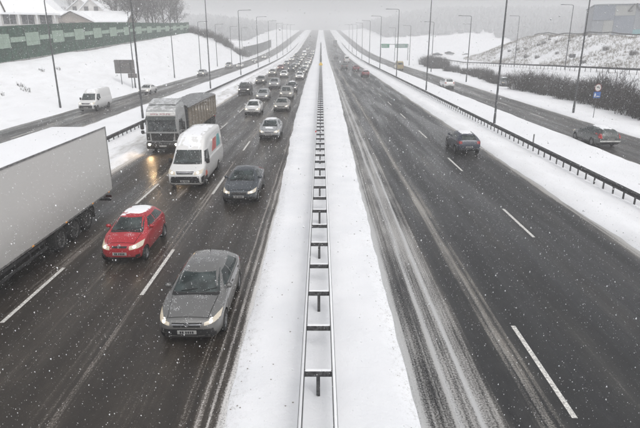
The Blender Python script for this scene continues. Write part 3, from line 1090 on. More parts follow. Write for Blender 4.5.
    for side, sg in (('right', 1), ('left', -1)):
        if van:
            B(sh.patch(side, [(y0 + .06, .30), (fy - r * 1.2, .30), (fy - r * 1.2, .74), (y0 + .06, .74)], .008, 5, 3), "bumper_corner", PLAST)
        B(sh.patch(side, [(fy + r * 1.2, .22), (ry - r * 1.2, .22), (ry - r * 1.2, .33), (fy + r * 1.2, .33)], .008, 8, 2), "sill", PLAST)
    if not van:
        for sg in (-1, 1):
            B(sh.patch('front', [(sg * .68 * hw, .30), (sg * .84 * hw, .32), (sg * .84 * hw, .43), (sg * .68 * hw, .42)], .008, 4, 3), "fog_lamp", PLAST)
    B(sh.patch('rear', [(-.7 * hw, .34), (.7 * hw, .34), (.72 * hw, .48), (-.72 * hw, .48)], .006, 8, 3), "rear_bumper_trim", PLAST)
    if plate:
        for vw, sgn, pz in (('front', -1, sp.get('pz', .475)), ('rear', 1, sp.get('rpz', .60))):
            p, n_ = sh.hit(vw, 0, pz, .02)
            pl = B(MB().box((0, p.y + sgn * .004, pz), (.52, .016, .115), bev=.006), "number_plate", PLATE, sm=False)
            tx_ = MB()
            for kx, kw_ in ((-.17, .045), (-.11, .045), (-.02, .04), (.04, .045), (.10, .04), (.16, .045)):
                tx_.box((kx, p.y + sgn * .0135, pz), (kw_, .004, .07))
            B(tx_, "plate_characters", INK, pl, False)
    # wheels
    tm, rm = wheel_meshes(r, sp.get('tw', .205), 5, rim or RIM)
    for y in (fy, ry):
        for sg in (1, -1):
            wv = link("wheel", tm, root, (sg * (hw - sp.get('tw', .205) / 2 - .005), y, r), 0 if sg > 0 else math.pi)
            link("rim", rm, wv)
    if roof_snow > 0:
        ya, yb_ = y0 + sp['yrf'] + .02, y0 + sp['yrr'] + sp.get('snow_ext', .0)
        rw_ = sp.get('snow_w', .56) * hw
        B(sh.patch('top', [(-rw_, ya), (rw_, ya), (rw_ * .97, yb_), (-rw_ * .97, yb_)], .004, 18, 24, .01, roof_snow), "roof_snow", SNOW)
    if hood_snow > 0:
        B(sh.patch('top', [(-.5 * hw, y0 + .45), (.5 * hw, y0 + .45), (.62 * hw, y0 + yc - .15), (-.62 * hw, y0 + yc - .15)], .004, 10, 6, .01, hood_snow), "hood_snow", SNOW)
    if 'antenna' in extras:
        p, n_ = sh.hit('top', 0, y0 + sp['yrr'] - .05, 0)
        B(MB().tube([p, p + Vector((0, .05, .08)), p + Vector((0, .16, .24))], [.012, .007, .004], 5), "antenna", PLAST)
    if 'bumper' in extras:
        B(sh.patch('rear', [(-.86 * hw, .50), (.86 * hw, .50), (.86 * hw, .60), (-.86 * hw, .60)], .05, 10, 3, .02), "rear_bumper", plain("bumper_snowy", (.62, .62, .60), .6, 0, .2, 8))
    if 'rails' in extras:
        for sg in (-1, 1):
            pts = [sh.hit('top', sg * .54 * hw, y, .05)[0] for y in np.linspace(y0 + sp['yrf'] + .1, y0 + sp['yrr'], 6)]
            B(MB().tube(pts, .022, 6), "roof_rail", PLAST)
    root["paint"] = paintm.name
    return root, sh

def recolor(o, old, new):
    for ch in o.children:
        if ch.type == 'MESH' and ch.data.materials and ch.data.materials[0] and ch.data.materials[0].name == old:
            ch.material_slots[0].link = 'OBJECT'
            ch.material_slots[0].material = new
        recolor(ch, old, new)

SKIP_FAR = ("door", "wiper", "cowl", "handle", "number_plate", "fog_lamp", "badge", "antenna", "lower_grille", "rear_bumper_trim", "grille_bar", "roof_rail", "sill", "hood")
def place(proto, x, y, away=False, rz=0.0, color=None, label="", cat="car", group=None, first=False, skip=(), tail=None, near_end=True, zoff=0.0):
    """y = distance of the end nearest the camera"""
    L = proto[1].sp['L']
    o = proto[0] if first else copy_tree(proto[0], None, skip)
    yc_ = y + L / 2
    slope = math.atan2(zr(yc_ + 2) - zr(yc_ - 2), 4.0)
    o.location = (x, yc_, zr(yc_) + zoff)
    o.rotation_euler = (slope if not away else -slope, 0, (math.pi if away else 0) + rz)
    tag(o, label, cat, group)
    if color is not None:
        recolor(o, proto[0]["paint"], color)
    if "paint" in o.keys() and not first:
        del o["paint"]
    return o
ALLPROTO = []

# paints
P_GREY = paint("paint_graphite_grey", (0.185, 0.185, 0.182), 0.42, 0.3, 0.55, 0.22)
P_RED = paint("paint_red", (0.40, 0.012, 0.022), 0.45, 0.0, 0.35)
P_SLATE = paint("paint_slate_blue", (0.045, 0.055, 0.066), 0.35, 0.2, 0.4)
P_WHITE = paint("paint_white", (0.72, 0.72, 0.715), 0.45, 0.0, 0.65)
P_SILVER = paint("paint_silver", (0.40, 0.41, 0.42), 0.5, 0.3, 0.5)
P_CHAMP = paint("paint_champagne", (0.33, 0.32, 0.30), 0.4, 0.3, 0.5)
P_BLACK = paint("paint_black", (0.018, 0.018, 0.02), 0.35, 0.0, 0.3)
P_NAVY = paint("paint_navy_blue", (0.018, 0.026, 0.05), 0.35, 0.1, 0.35)
P_GREEN = paint("paint_dark_green", (0.028, 0.038, 0.036), 0.55, 0.1, 0.4)
P_MAROON = paint("paint_maroon", (0.16, 0.012, 0.02), 0.3, 0.0, 0.35)
P_YELLOW = paint("paint_ochre_yellow", (0.36, 0.29, 0.14), 0.3, 0.0, 0.5)
P_TRUCKGREY = paint("paint_truck_grey", (0.32, 0.33, 0.33), 0.7, 0.0, 0.85)
P_TRAILER = paint("trailer_white_dirty", (0.72, 0.715, 0.70), 0.2, 0.0, 0.42, 0.6, 0.0, 0.9, 3.0)

wing = [((-.05, 0), (.05, 0))]
vlines = [((-.045, .035), (-.018, -.04)), ((-.018, -.04), (0, .012)), ((0, .012), (.018, -.04)), ((.018, -.04), (.045, .035)), ((-.022, .05), (0, .012)), ((.022, .05), (0, .012))]
astra = make_car(spec(4.37, 1.81, 1.48, .80, 1.20, 1.00, 2.02, 2.6, 3.55, 4.25, 1.03, .93, 2.66, .325, hlz=(-.14, -.05), hlx=(.52, .93), hls=.075, lg=(.25, .56, .84), wsb=.76, wst=.61), "hatchback", P_GREY, badge=(-.11, .065, wing), lamp=LAMP_WARM, extras=('antenna',))
upcar = make_car(spec(3.54, 1.645, 1.49, .82, .90, 1.02, 1.62, 2.15, 3.0, 3.45, 1.02, .60, 2.42, .29, hlz=(-.20, -.05), hls=.07, hlx=(.44, .92), grx=.36, grz=(-.13, -.06), snow_w=.58, snow_ext=.05, lg=(.24, .34, .74), wsb=.75, wst=.61),
                 "small_hatchback", P_RED, rear_doors=True, badge=(-.075, .075, vlines), grille=None, roof_snow=.03, lamp=LAMP_WARM, rim=RIM)
sedan = make_car(spec(4.66, 1.83, 1.43, .77, 1.36, .97, 2.16, 2.7, 3.30, 4.02, 1.04, .82, 2.81, .33, rpz=.72), "sedan", P_SLATE, grille=None)
hatch2 = make_car(spec(4.25, 1.80, 1.50, .82, 1.12, 1.02, 1.92, 2.5, 3.45, 4.14, 1.05, .90, 2.60, .32, hlz=(-.19, -.05), hls=.06), "hatchback", P_SILVER, badge=(-.12, .06, wing), hood_snow=.008, roof_snow=.014)
suv = make_car(spec(4.58, 1.87, 1.70, .98, 1.16, 1.16, 1.96, 2.6, 3.85, 4.46, 1.14, .90, 2.66, .36, roofw=.66, pz=.56), "suv", P_SILVER)
jeep = make_car(spec(4.35, 1.88, 1.84, 1.04, 1.22, 1.20, 1.62, 2.2, 4.05, 4.27, 1.22, .80, 2.60, .39, roofw=.76, wr0=.80, wst=.70, wsb=.74, pz=.6, hls=.0, hlz=(-.24, -.06), hlx=(.56, .86)), "suv", P_BLACK, roof_snow=.02)
wagon = make_car(spec(4.75, 1.80, 1.47, .78, 1.32, .98, 2.10, 2.7, 4.22, 4.66, 1.00, .90, 2.72, .32, third=.62, ycp=3.52, yb=2.55, tl=(-.24, .10), tlx=(.74, .94), rpz=.70, snow_w=.52), "estate_car", P_GREEN, roof_snow=.035, tail=TAIL_ON, extras=('bumper',))
VT = lambda L, H, k=1.0: [(0, .80), (.05, .95), (.14, 1.02), (.3, 1.09), (.85, 1.30), (1.2, 1.68), (1.5, 2.02), (1.75, 2.22 + (H - 2.75) * .4), (2.2, H - .14), (2.8, H - .02), (L - .6, H), (L - .12, H - .05), (L, H - .3)]
VB = lambda L: [(0, .70), (.14, .90), (.85, 1.20), (1.5, 1.36), (3, 1.42), (L - .1, 1.42), (L, 1.3)]
VW_ = lambda L: [(0, .62), (.3, .72), (.85, .80), (1.5, .79), (2.2, .79), (3, .81), (L - .2, .81), (L, .78)]
def vspec(L, W, H, fo, wbase, r):
    return spec(L, W, H, 1.04, .85, 1.30, 1.5, 2.6, L - .6, L - .1, 1.35, fo, wbase, r, top=VT(L, H), belt=VB(L), wr=VW_(L), wtop=1.98, wsb=.80, wst=.70, svt=1.92, yb=2.25,
                rwin=[(-.66 * W / 2, 1.5), (.66 * W / 2, 1.5), (.62 * W / 2, 2.05), (-.62 * W / 2, 2.05)], tl=(-.45, .10), tlx=(.80, .95), pz=.50, rpz=.7, hlz=(-.20, -.04), hlx=(.52, .93), hls=.10, grx=.50, grz=(-.16, -.02), bulb=.05, lg=(.30, .76, .95),
                w=[(0, .80), (.03, .87), (.10, .92), (.28, .96), (.7, .99), (1.2, 1), (L - .4, 1), (L - .1, .985), (L, .95)], snow_w=.66, tw=.22)
van = make_car(vspec(6.7, 2.03, 2.75, .95, 3.75, .34), "van", P_WHITE, van=True, roof_snow=.02, rim=RIM_DK, grille='bar')
van2 = make_car(vspec(5.7, 1.98, 2.48, .95, 3.45, .34), "van", P_WHITE, van=True, roof_snow=.025, rim=RIM_DK, grille='bar', lamp=LAMP_WHITE)
# side graphics of the first van: a red and a teal stripe panel towards the back
for q, nm, cc in (([(-.2, 1.55), (1.1, 1.55), (1.6, 2.2), (.5, 2.2)], "side_graphic", (0.5, 0.10, 0.09)), ([(1.25, 1.55), (2.5, 1.55), (2.5, 2.25), (1.75, 2.25)], "side_graphic", (0.10, 0.33, 0.34)),
                  ([(-2.55, .62), (-2.05, .62), (-2.0, .90), (-2.45, .90)], "side_graphic", (0.6, 0.13, 0.08))):
    van[1].patch('right', q, .005, 6, 4).build(nm, plain("vinyl_%d" % int(cc[0] * 100), cc, 0.4), van[0])

# --- nearest traffic
N1 = "traffic coming towards the camera"
N2 = "traffic driving away from the camera"
place(astra, -3.63, 12.6, label="grey hatchback with lit headlights, nearest car beside the median snow", cat="car", group=N1, first=True)
place(upcar, -7.45, 18.1, label="small bright red hatchback with snow on its roof beside the white trailer", cat="car", group=N1, first=True)
place(sedan, -4.15, 25.6, label="dark slate sedan just behind the grey hatchback, beside the white van", cat="car", group=N1, first=True)
place(van, -7.6, 28.6, label="white high roof delivery van in the middle lane beside the grey lorry", cat="van", group=N1, first=True)
place(hatch2, -4.35, 44.0, label="silver hatchback with snow on hood and roof, behind dark slate sedan", cat="car", group=N1, first=True)
place(hatch2, -7.65, 59.0, color=P_WHITE, label="white hatchback in the middle lane, first car behind the white van", group=N1)
place(sedan, -4.65, 62.2, color=P_CHAMP, label="champagne grey sedan by the median, second car behind the slate sedan", group=N1)
place(wagon, -8.15, 74.0, color=P_SILVER, label="silver estate car in middle lane right behind the white hatchback", group=N1, skip=("roof_snow",))
place(suv, -4.95, 75.5, label="light grey suv in lane by the median behind the champagne sedan", cat="car", group=N1, first=True, color=P_CHAMP)
place(jeep, -11.75, 82.0, label="black off-road car with headlights on in the lane by left guardrail", cat="car", group=N1, first=True)
place(wagon, -4.8, 87.5, color=P_BLACK, label="dark estate car by the median behind the light grey suv", group=N1)
place(suv, -8.1, 93.0, color=P_SILVER, label="silver suv with snowy roof in middle lane beside the black off-road car", group=N1)
place(sedan, -11.65, 103.5, color=P_GREY, label="dark grey sedan following the black off-road car by the left guardrail", group=N1)
place(hatch2, -4.55, 115.0, color=P_WHITE, label="white hatchback by the median behind the dark estate car", group=N1)
place(hatch2, -8.3, 121.0, color=P_WHITE, label="white hatchback in middle lane behind the silver suv", group=N1)
FARN = [(hatch2, -11.5, 128, P_CHAMP, "champagne hatchback by the left guardrail ahead of the maroon sedan"),
        (suv, -4.7, 129, P_GREY, "dark grey suv by the median between two pale cars"),
        (suv, -4.5, 158, P_WHITE, "white suv by the median just nearer than the yellow marker"),
        (wagon, -8.0, 160, P_CHAMP, "champagne estate car in middle lane behind the slate suv"),
        (wagon, -11.5, 182, P_SILVER, "silver estate car by the left guardrail in the haze"),
        (sedan, -8.1, 194, P_BLACK, "black sedan in middle lane in the haze"),
        (hatch2, -4.5, 205, P_MAROON, "maroon hatchback by the median in the haze"),
        (hatch2, -11.5, 215, P_WHITE, "white hatchback by the left guardrail in the haze"),
        (suv, -4.5, 242, P_BLACK, "black suv by the median far off in the haze"),
        (hatch2, -8.0, 236, P_SILVER, "silver hatchback in middle lane far off in the haze"),
        (sedan, -4.5, 305, P_WHITE, "farthest white sedan by the median in the haze"),
        (sedan, -4.5, 142, P_SILVER, "silver sedan by the median, sixth car behind the slate sedan in its lane"),
        (suv, -7.95, 145, P_SLATE, "dark slate suv in middle lane behind the far white hatchback"),
        (sedan, -11.35, 152, P_MAROON, "maroon sedan by the left guardrail, last clearly seen car of that lane"),
        (hatch2, -7.7, 176, P_SILVER, "small silver car in middle lane in the haze, behind the slate suv"),
        (hatch2, -4.5, 188, P_WHITE, "white car by the median in the haze, level with the yellow marker"),
        (sedan, -8.0, 212, P_WHITE, "white sedan in middle lane fading into the haze"),
        (suv, -4.6, 222, P_SILVER, "silver suv by the median fading into the haze"),
        (sedan, -11.6, 258, P_SLATE, "dark sedan by the left guardrail fading into the haze"),
        (van2, -7.9, 262, P_WHITE, "white van in middle lane far off in the haze"),
        (hatch2, -4.4, 275, P_SILVER, "silver car by the median, farthest but one in the haze"),
        (suv, -8.0, 330, P_WHITE, "white suv farthest off on the oncoming lanes")]
for pr, x, y, c, lb in FARN:
    place(pr, x, y, color=c, label=lb, group=N1, skip=SKIP_FAR if y > 160 else ("wiper", "cowl", "handle", "number_plate", "fog_lamp", "badge", "antenna"))
# outbound
place(hatch2, 10.8, 38.0, away=True, rz=0.0, color=P_NAVY, label="dark blue car with red tail lights, alone on the right carriageway", group=N2, skip=("hood_snow",))
FARO = [(hatch2, 10.2, 124, P_MAROON, "dark red car driving away by the right shoulder, nearer of the two red cars"),
        (sedan, 9.6, 148, P_MAROON, "dark red car driving away in the haze, farther of the two red cars"),
        (suv, 6.7, 156, P_BLACK, "black car in the middle outbound lane left of the far red car"),
        (van2, 9.6, 203, P_WHITE, "white van driving away in the haze beyond the red cars"),
        (suv, 6.6, 238, P_SLATE, "dark car beyond the white van on the outbound lanes")]
for pr, x, y, c, lb in FARO:
    place(pr, x, y, away=True, color=c, label=lb, cat="van" if pr is van2 else "car", group=N2, skip=("wiper", "cowl", "handle", "fog_lamp", "badge", "antenna", "bulb") if y < 160 else SKIP_FAR)
# service roads
N3, N4 = "traffic on the left service road", "traffic on the right service road"
place(van2, -27.4, 62.3, label="white delivery van on left service road below the snowy bank", cat="van", group=N3, first=True)
place(sedan, -27.2, 82.5, color=P_WHITE, label="white sedan on left service road, first behind the white delivery van", group=N3)
place(hatch2, -27.9, 126, color=P_SILVER, label="silver car on left service road, second behind the white delivery van", group=N3)
place(suv, -27.6, 162, color=P_SILVER, label="silver suv on left service road beside a second car", group=N3, skip=SKIP_FAR)
place(sedan, -24.6, 164, color=P_WHITE, label="white sedan on near lane of left service road beside the silver suv", group=N3, skip=SKIP_FAR)
place(hatch2, -25.0, 205, color=P_SILVER, label="pale car on left service road in front of the grey wall", group=N3, skip=SKIP_FAR)
place(sedan, -24.8, 238, color=P_WHITE, label="farthest pale car on left service road in the haze", group=N3, skip=SKIP_FAR)
place(wagon, 22.35, 40.6, away=True, rz=R(1.5), label="dark green estate car with snowy roof on the right service road", cat="car", group=N4, first=True)
place(suv, 22.1, 93.0, away=True, color=P_WHITE, label="white suv driving away on right service road past the hedge", group=N4)
place(van2, 22.0, 152, away=True, color=P_YELLOW, label="ochre yellow van far along the right service road", cat="van", group=N4, skip=SKIP_FAR)
pk = place(wagon, 33.6, 97.0, rz=R(-8), color=P_SLATE, label="snow covered parked car in a gap of the right hedge", group=None, zoff=0.05, skip=("bulb",))
for i, (x, y, c, nm) in enumerate(((56, 262, P_SLATE, "left"), (63, 268, P_BLACK, "middle"), (70, 262, P_SLATE, "right"))):
    o = place(sedan, x, y, rz=R(70), color=c, label="dark car on the far snowfield beyond the hedge, %s of three" % nm, group="cars on the far snowfield", skip=SKIP_FAR)
    o.location.z = land(x, y + 2.3) + 0.02
    o.rotation_euler = (0, 0, R(75))
for pr in (astra, upcar, sedan, hatch2, suv, jeep, wagon, van, van2):
    if "paint" in pr[0].keys():
        del pr[0]["paint"]

# ------------------------------------------------------------------ lorries
def truck_wheel(root, x, y, r=.50, w=.30, dual=False):
    key = (r, w)
    if key not in truck_wheel.cache:
        truck_wheel.cache[key] = wheel_meshes(r, w, 10, RIM_DK)
    tm, rm = truck_wheel.cache[key]
    o = link("wheel", tm, root, (x, y, r), 0 if x > 0 else math.pi)
    link("rim", rm, o)
truck_wheel.cache = {}

def make_cab(root, paintm, board=True, board_col=None, lamp=LAMP_WHITE):
    sp = dict(L=2.3, W=2.5, H=3.6, top=[(0, 2.95), (.05, 3.12), (.22, 3.30), (.8, 3.50), (2.3, 3.56)], belt=[(0, 1.55), (.1, 1.62), (2.3, 1.68)], bot=[(0, .42), (.08, .38), (2.3, .46)],
              w=[(0, .93), (.03, .965), (.12, .99), (.4, 1), (2.3, 1)], wr=[(0, .84), (.2, .88), (2.3, .90)], wb=.985, crown=.03, ns=14)
    sh = Shell(sp)
    off = Vector((0, 1.15, 0))
    b = MB().add(sh.V, sh.F).mesh("cab", paintm, True)
    b.set_sharp_from_angle(angle=R(38))
    cab = link("cab", b, root, off)
    B = lambda mb, nm, mat, sm=True: mb.build(nm, mat, cab, sm)
    B(sh.patch('front', [(-1.06, 1.62), (1.06, 1.62), (1.0, 2.52), (-1.0, 2.52)], .008, 10, 6), "windshield", GLASS_SNOW)
    wp = MB()
    for x0 in (-.9, -.1, .5):
        wp.tube([sh.hit('front', x0, 1.66, .03)[0], sh.hit('front', x0 + .6, 1.78, .03)[0]], .014, 4)
    B(wp, "wiper", PLAST)
    B(sh.patch('front', [(-.80, .95), (.80, .95), (.86, 1.50), (-.86, 1.50)], .012, 8, 4), "grille", PLAST)
    for zz in (1.05, 1.18, 1.31, 1.44):
        B(sh.patch('front', [(-.80, zz - .018), (.80, zz - .018), (.80, zz + .018), (-.80, zz + .018)], .03, 8, 1), "grille_bar", DARKSTEEL)
    B(MB().box((0, -1.19, .62), (2.46, .20, .52), bev=.07), "bumper", PLAST)
    B(MB().box((0, -1.30, .58), (.52, .02, .12)), "number_plate", PLATE, False)
    for s in (-1, 1):
        B(sh.patch('front', [(s * .92, 1.0), (s * 1.17, 1.0), (s * 1.17, 1.5), (s * .92, 1.5)], .014, 4, 4), "corner_panel", PLAST)
        hl = B(MB().box((s * .98, -1.285, .70), (.36, .05, .18), bev=.03), "headlight", HOUSING)
        mbl = MB()
        V = [(s * .98, -1.335, .70)] + [(s * .98 + .075 * math.cos(a), -1.318, .70 + .075 * math.sin(a)) for a in np.linspace(0, 2 * math.pi, 13)[:-1]]
        mbl.add(V, [(0, 1 + i, 1 + (i + 1) % 12) for i in range(12)])
        mbl.build("bulb", lamp, hl)
        mir = MB()
        mir.box((s * 1.52, -.92, 2.05), (.26, .16, .62), bev=.05)
        mir.box((s * 1.50, -.92, 1.55), (.24, .15, .26), bev=.05)
        mir.tube([(s * 1.2, -.85, 2.3), (s * 1.5, -.92, 2.42)], .025, 5)
        mir.tube([(s * 1.2, -.85, 1.5), (s * 1.5, -.92, 1.45)], .025, 5)
        B(mir, "mirror", PLAST)
        sw = sh.patch('right' if s > 0 else 'left', [(-.95, 1.70), (.1, 1.70), (.1, 2.45), (-.75, 2.45)], .008, 5, 4)
        B(sw, "side_window", GLASS)
        st = MB()
        for zz in (.50, .85, 1.18):
            st.box((s * 1.2, -.35 + (zz - .5) * .1, zz), (.14, .5, .05), bev=.01)
        B(st, "step", PLAST)
        B(MB().box((s * 1.13, .25, 1.02), (.26, 1.15, .08), bev=.03), "mudguard", PLAST)
    vis = MB()
    vis.grid([[(x, -1.20 - d, z) for x in np.linspace(-1.08, 1.08, 8)] for d, z in ((.02, 2.72), (.20, 2.60), (.24, 2.50))])
    B(vis, "sun_visor", plain("visor_smoke", (0.045, 0.055, 0.052), 0.3))
    if board:
        bd = MB().box((0, -1.08, 2.90), (2.12, .24, .30), bev=.04).build("sign_board", plain("board_white", (0.72, 0.72, 0.71), 0.5), cab)
        # red lettering, worn past reading: strokes of two words
        tx_ = MB()
        random.seed(3)
        x = -.72
        for wlen in (4, 5):
            for i in range(wlen):
                st = random.choice((0, 1, 2, 3))
                wL, yb = .115, -1.204
                tx_.box((x, yb, 2.90), (.03, .006, .085))
                if st in (0, 2):
                    tx_.box((x + .05, yb, 2.93), (.06, .006, .02))
                if st in (1, 2, 3):
                    tx_.box((x + .05, yb, 2.90), (.05, .006, .018))
                if st in (0, 1):
                    tx_.box((x + .085, yb, 2.90), (.028, .006, .085))
                if st == 3:
                    tx_.box((x + .05, yb, 2.87), (.06, .006, .02))
                x += .15
            x += .10
        tx_.build("lettering", plain("letter_red", (0.40, 0.10, 0.12), 0.5), bd)
    df = MB()
    df.grid([[(sx * wv, -1.15 + yy, zz) for sx in np.linspace(-1, 1, 7)] for yy, zz, wv in ((.55, 3.52, 1.0), (.9, 3.62, 1.02), (1.6, 3.74, 1.06), (2.2, 3.80, 1.08))])
    B(df, "roof_deflector", paintm)
    B(MB().box((0, .0, 3.585), (1.7, .12, .06), bev=.02), "marker_bar", PLAST)
    return cab

def chassis(root, y0, y1, z=.85):
    fm = MB()
    for s in (-1, 1):
        fm.box((s * .45, (y0 + y1) / 2, z), (.12, y1 - y0, .26))
    for y in np.arange(y0 + .5, y1, 1.8):
        fm.box((0, y, z), (.9, .12, .18))
    fm.build("chassis", DARKSTEEL, root)

# near lorry: its white box trailer fills the left edge
lorry = thing("lorry", "lorry with long plain white box trailer, cut off by the left edge", "lorry", (-11.58, 8.75, 0), group=N1)
make_cab(lorry, P_WHITE, board=False)
chassis(lorry, 1.0, 16.2)
tr = MB().box((0, 9.65, 2.52), (2.55, 13.6, 3.10), bev=.03).build("trailer_box", P_TRAILER, lorry)
for sd in (-1, 1):
    for ym in (3.6, 6.2, 8.8, 11.4, 14.0, 15.9):
        MB().box((sd * 1.30, ym, 1.0), (.03, .12, .05), bev=.008).build("side_marker", AMBER, lorry)
mb = MB()
for s in (-1, 1):
    for z in (.985, 4.055):
        mb.box((s * 1.279, 9.65, z), (.03, 13.62, .07))
    for y in (2.87, 16.43):
        mb.box((s * 1.279, y, 2.52), (.028, .07, 3.02))
for x in (-1.0, 0, 1.0):
    mb.box((x, 16.465, 4.02), (.16, .03, .05))
mb.build("edge_trim", plain("trim_aluminium", (0.34, 0.34, 0.34), 0.45, 0.7, .2), tr)
mb = MB()
P = []
for i in range(29):
    row = []
    for j in range(9):
        x, y = -1.23 + 2.46 * j / 8, 2.92 + 13.46 * i / 28
        e = min(i, 28 - i, j, 8 - j)
        row.append((x, y, 4.073 + (0.0 if e == 0 else .035 + .012 * nz(x, y, 1.2, 3))))
    P.append(row)
mb.grid(P)
mb.build("roof_snow", SNOW, lorry, True)
for y in (10.85, 12.1, 13.35):
    for s in (-1, 1):
        truck_wheel(lorry, s * 1.10, y, .50, .36)
for y in (1.45, 5.1):
    for s in (-1, 1):
        truck_wheel(lorry, s * 1.08, y, .50, .34)
for s in (-1, 1):
    mb = MB()
    for z in (.55, .82):
        mb.box((s * 1.22, 8.2, z), (.03, 3.2, .10))
    for y in (6.7, 7.7, 8.7, 9.7):
        mb.box((s * 1.19, y, .72), (.04, .06, .50))
    mb.build("side_guard", DARKSTEEL, lorry)
    for y in (10.2, 14.05):
        MB().box((s * 1.10, y, .62), (.40, .015, .55)).build("mud_flap", RUBBER, lorry)
    MB().box((s * .95, 16.47, .62), (.42, .06, .14), bev=.02).build("tail_light", plain("tail_lamp_dull", (.06, .012, .012), .4), lorry)
mb = MB().box((0, 16.3, .50), (2.4, .10, .12), bev=.02)
for s in (-1, 1):
    mb.box((s * .6, 16.2, .68), (.08, .12, .36))
mb.build("underrun_bar", DARKSTEEL, lorry)
mb = MB().box((0, 9.0, .86), (1.9, 6.5, .20))
mb.build("underfloor", PLAST, lorry)
MB().box((.0, 7.6, .58), (2.1, 1.5, .42), bev=.05).build("pallet_box", PLAST, lorry)

# grey lorry with tan tipper body
lor2 = thing("lorry", "grey lorry with tan tipper body and red lettered board above the cab", "lorry", (-11.85, 38.0, 0), group=N1)
lor2.location = (-11.62, 38.6, 0)
make_cab(lor2, P_TRUCKGREY, board=True, lamp=LAMP_TRUCK)
chassis(lor2, 1.0, 14.0)
TAN = paint("tipper_tan", (0.27, 0.225, 0.17), 0.2, 0.0, 0.6, 0.6)
TARP = plain("tarpaulin_grey", (0.17, 0.175, 0.18), 0.6, 0, 0.25, 3, 0.25)
yA, yE = 3.0, 14.2
box2 = MB()
box2.box((0, (yA + yE) / 2, 1.98), (2.46, yE - yA, 1.90), bev=.04)
tb = box2.build("tipper_body", TAN, lor2)
mb = MB()
for s in (-1, 1):
    for y in np.linspace(yA + .1, yE - .1, 11):
        mb.box((s * 1.255, y, 1.98), (.06, .09, 1.86))
    mb.box((s * 1.26, (yA + yE) / 2, 2.90), (.08, yE - yA, .09))
mb.build("side_rib", paint("tipper_rib", (0.20, 0.17, 0.135), 0.3, 0, .7, .6), tb)
mb = MB()
mb.box((0, yA - .06, 2.05), (2.5, .10, 2.3), bev=.03)
mb.build("front_board", plain("board_dark", (0.04, 0.042, 0.045), 0.6, 0, .3, 4, .2), tb)
mb = MB()
mb.grid([[(x, y, 2.96 + .16 * math.cos(x / 1.3 * 1.4) + .025 * math.cos((y - yA) * 4.4)) for x in np.linspace(-1.27, 1.27, 11)] for y in np.linspace(yA, yE, 50)])
mb.build("tarpaulin", TARP, lor2, True)
MB().box((.2, yA - .35, 2.75), (1.5, .3, .35), bev=.12).build("tarp_roll", plain("roll_black", (0.02, 0.02, 0.022), 0.7, 0, .2, 5, .2), lor2)
for y in (1.45, 4.6, 10.5, 11.8, 13.1):
    for s in (-1, 1):
        truck_wheel(lor2, s * 1.08, y, .50, .34)
for s in (-1, 1):
    MB().box((s * 1.13, 2.9, .72), (.30, .9, .60), bev=.06).build("fuel_tank", GALV, lor2)
    MB().box((s * 1.12, 7.4, .72), (.05, 3.4, .42), bev=.01).build("side_guard", DARKSTEEL, lor2)
    MB().box((s * .95, yE + .05, .85), (.4, .06, .14), bev=.02).build("tail_light", TAIL, lor2)

# far lorry in the haze on the outbound lanes
lor3 = thing("lorry", "dark box lorry driving away, barely visible far off in the haze", "lorry", (9.9, 385, zr(385)), group=N2)
DK = plain("lorry_dark", (0.06, 0.065, 0.07), 0.6, 0, .2, 2, .3)
MB().box((0, 4, 2.4), (2.5, 8, 3.0), bev=.05).build("box_body", DK, lor3)
MB().box((0, 9.2, 1.9), (2.4, 2.0, 2.6), bev=.15).build("cab", P_SLATE, lor3)
MB().box((0, 5, .7), (1.2, 9.5, .3)).build("chassis", DARKSTEEL, lor3)
for y in (1.5, 2.8, 9.0):
    for s in (-1, 1):
        truck_wheel(lor3, s * 1.08, y, .50, .34)
for s in (-1, 1):
    MB().box((s * .95, -.04, .95), (.4, .06, .16)).build("tail_light", TAIL, lor3)

# ------------------------------------------------------------------ noise wall on the left bank
GREEN_D = plain("wall_dark_green", (0.022, 0.070, 0.042), 0.7, 0, 0.3, 1.2)
GREEN_L = plain("wall_pale_green", (0.30, 0.39, 0.32), 0.7, 0, 0.08, 1.5)
GREEN_P = plain("wall_post_green", (0.03, 0.06, 0.042), 0.6, 0, 0.2, 2, 0.3)
CONC = plain("concrete", (0.26, 0.255, 0.245), 0.85, 0, 0.25, 1.5, 0.5)
WX, BAY = -43.6, 4.125
nwall = thing("noise_wall", "dark green noise wall with pale green blocks along the left snowy bank", "noise wall", (WX, 61, wall_h(61)))
noff = Vector((WX, 61, wall_h(61)))
def plank_panel(w, h, n, th, groove=0.03):
    mb = MB()
    ph = h / n
    for i in range(n):
        mb.box((0, 0, i * ph + ph / 2), (th, w, ph - groove), bev=.02)
    mb.box((0, 0, h / 2), (th * .5, w * .99, h * .99))
    return mb
panel_mesh = plank_panel(BAY - .16, 4.85, 10, .14).mesh("green_panel", GREEN_D)
block_mesh = plank_panel(BAY - .20, 1.85, 3, .10).mesh("pale_block", GREEN_L)
band_mesh = plank_panel(BAY - .20, .68, 1, .08).mesh("pale_band", GREEN_L)
wpost_mesh = MB().box((0, 0, 2.35), (.20, .16, 5.3)).mesh("post", GREEN_P)
plinth_mesh = MB().box((0, 0, -.15), (.22, BAY - .16, .7), bev=.02).mesh("plinth", CONC)
nb = 31
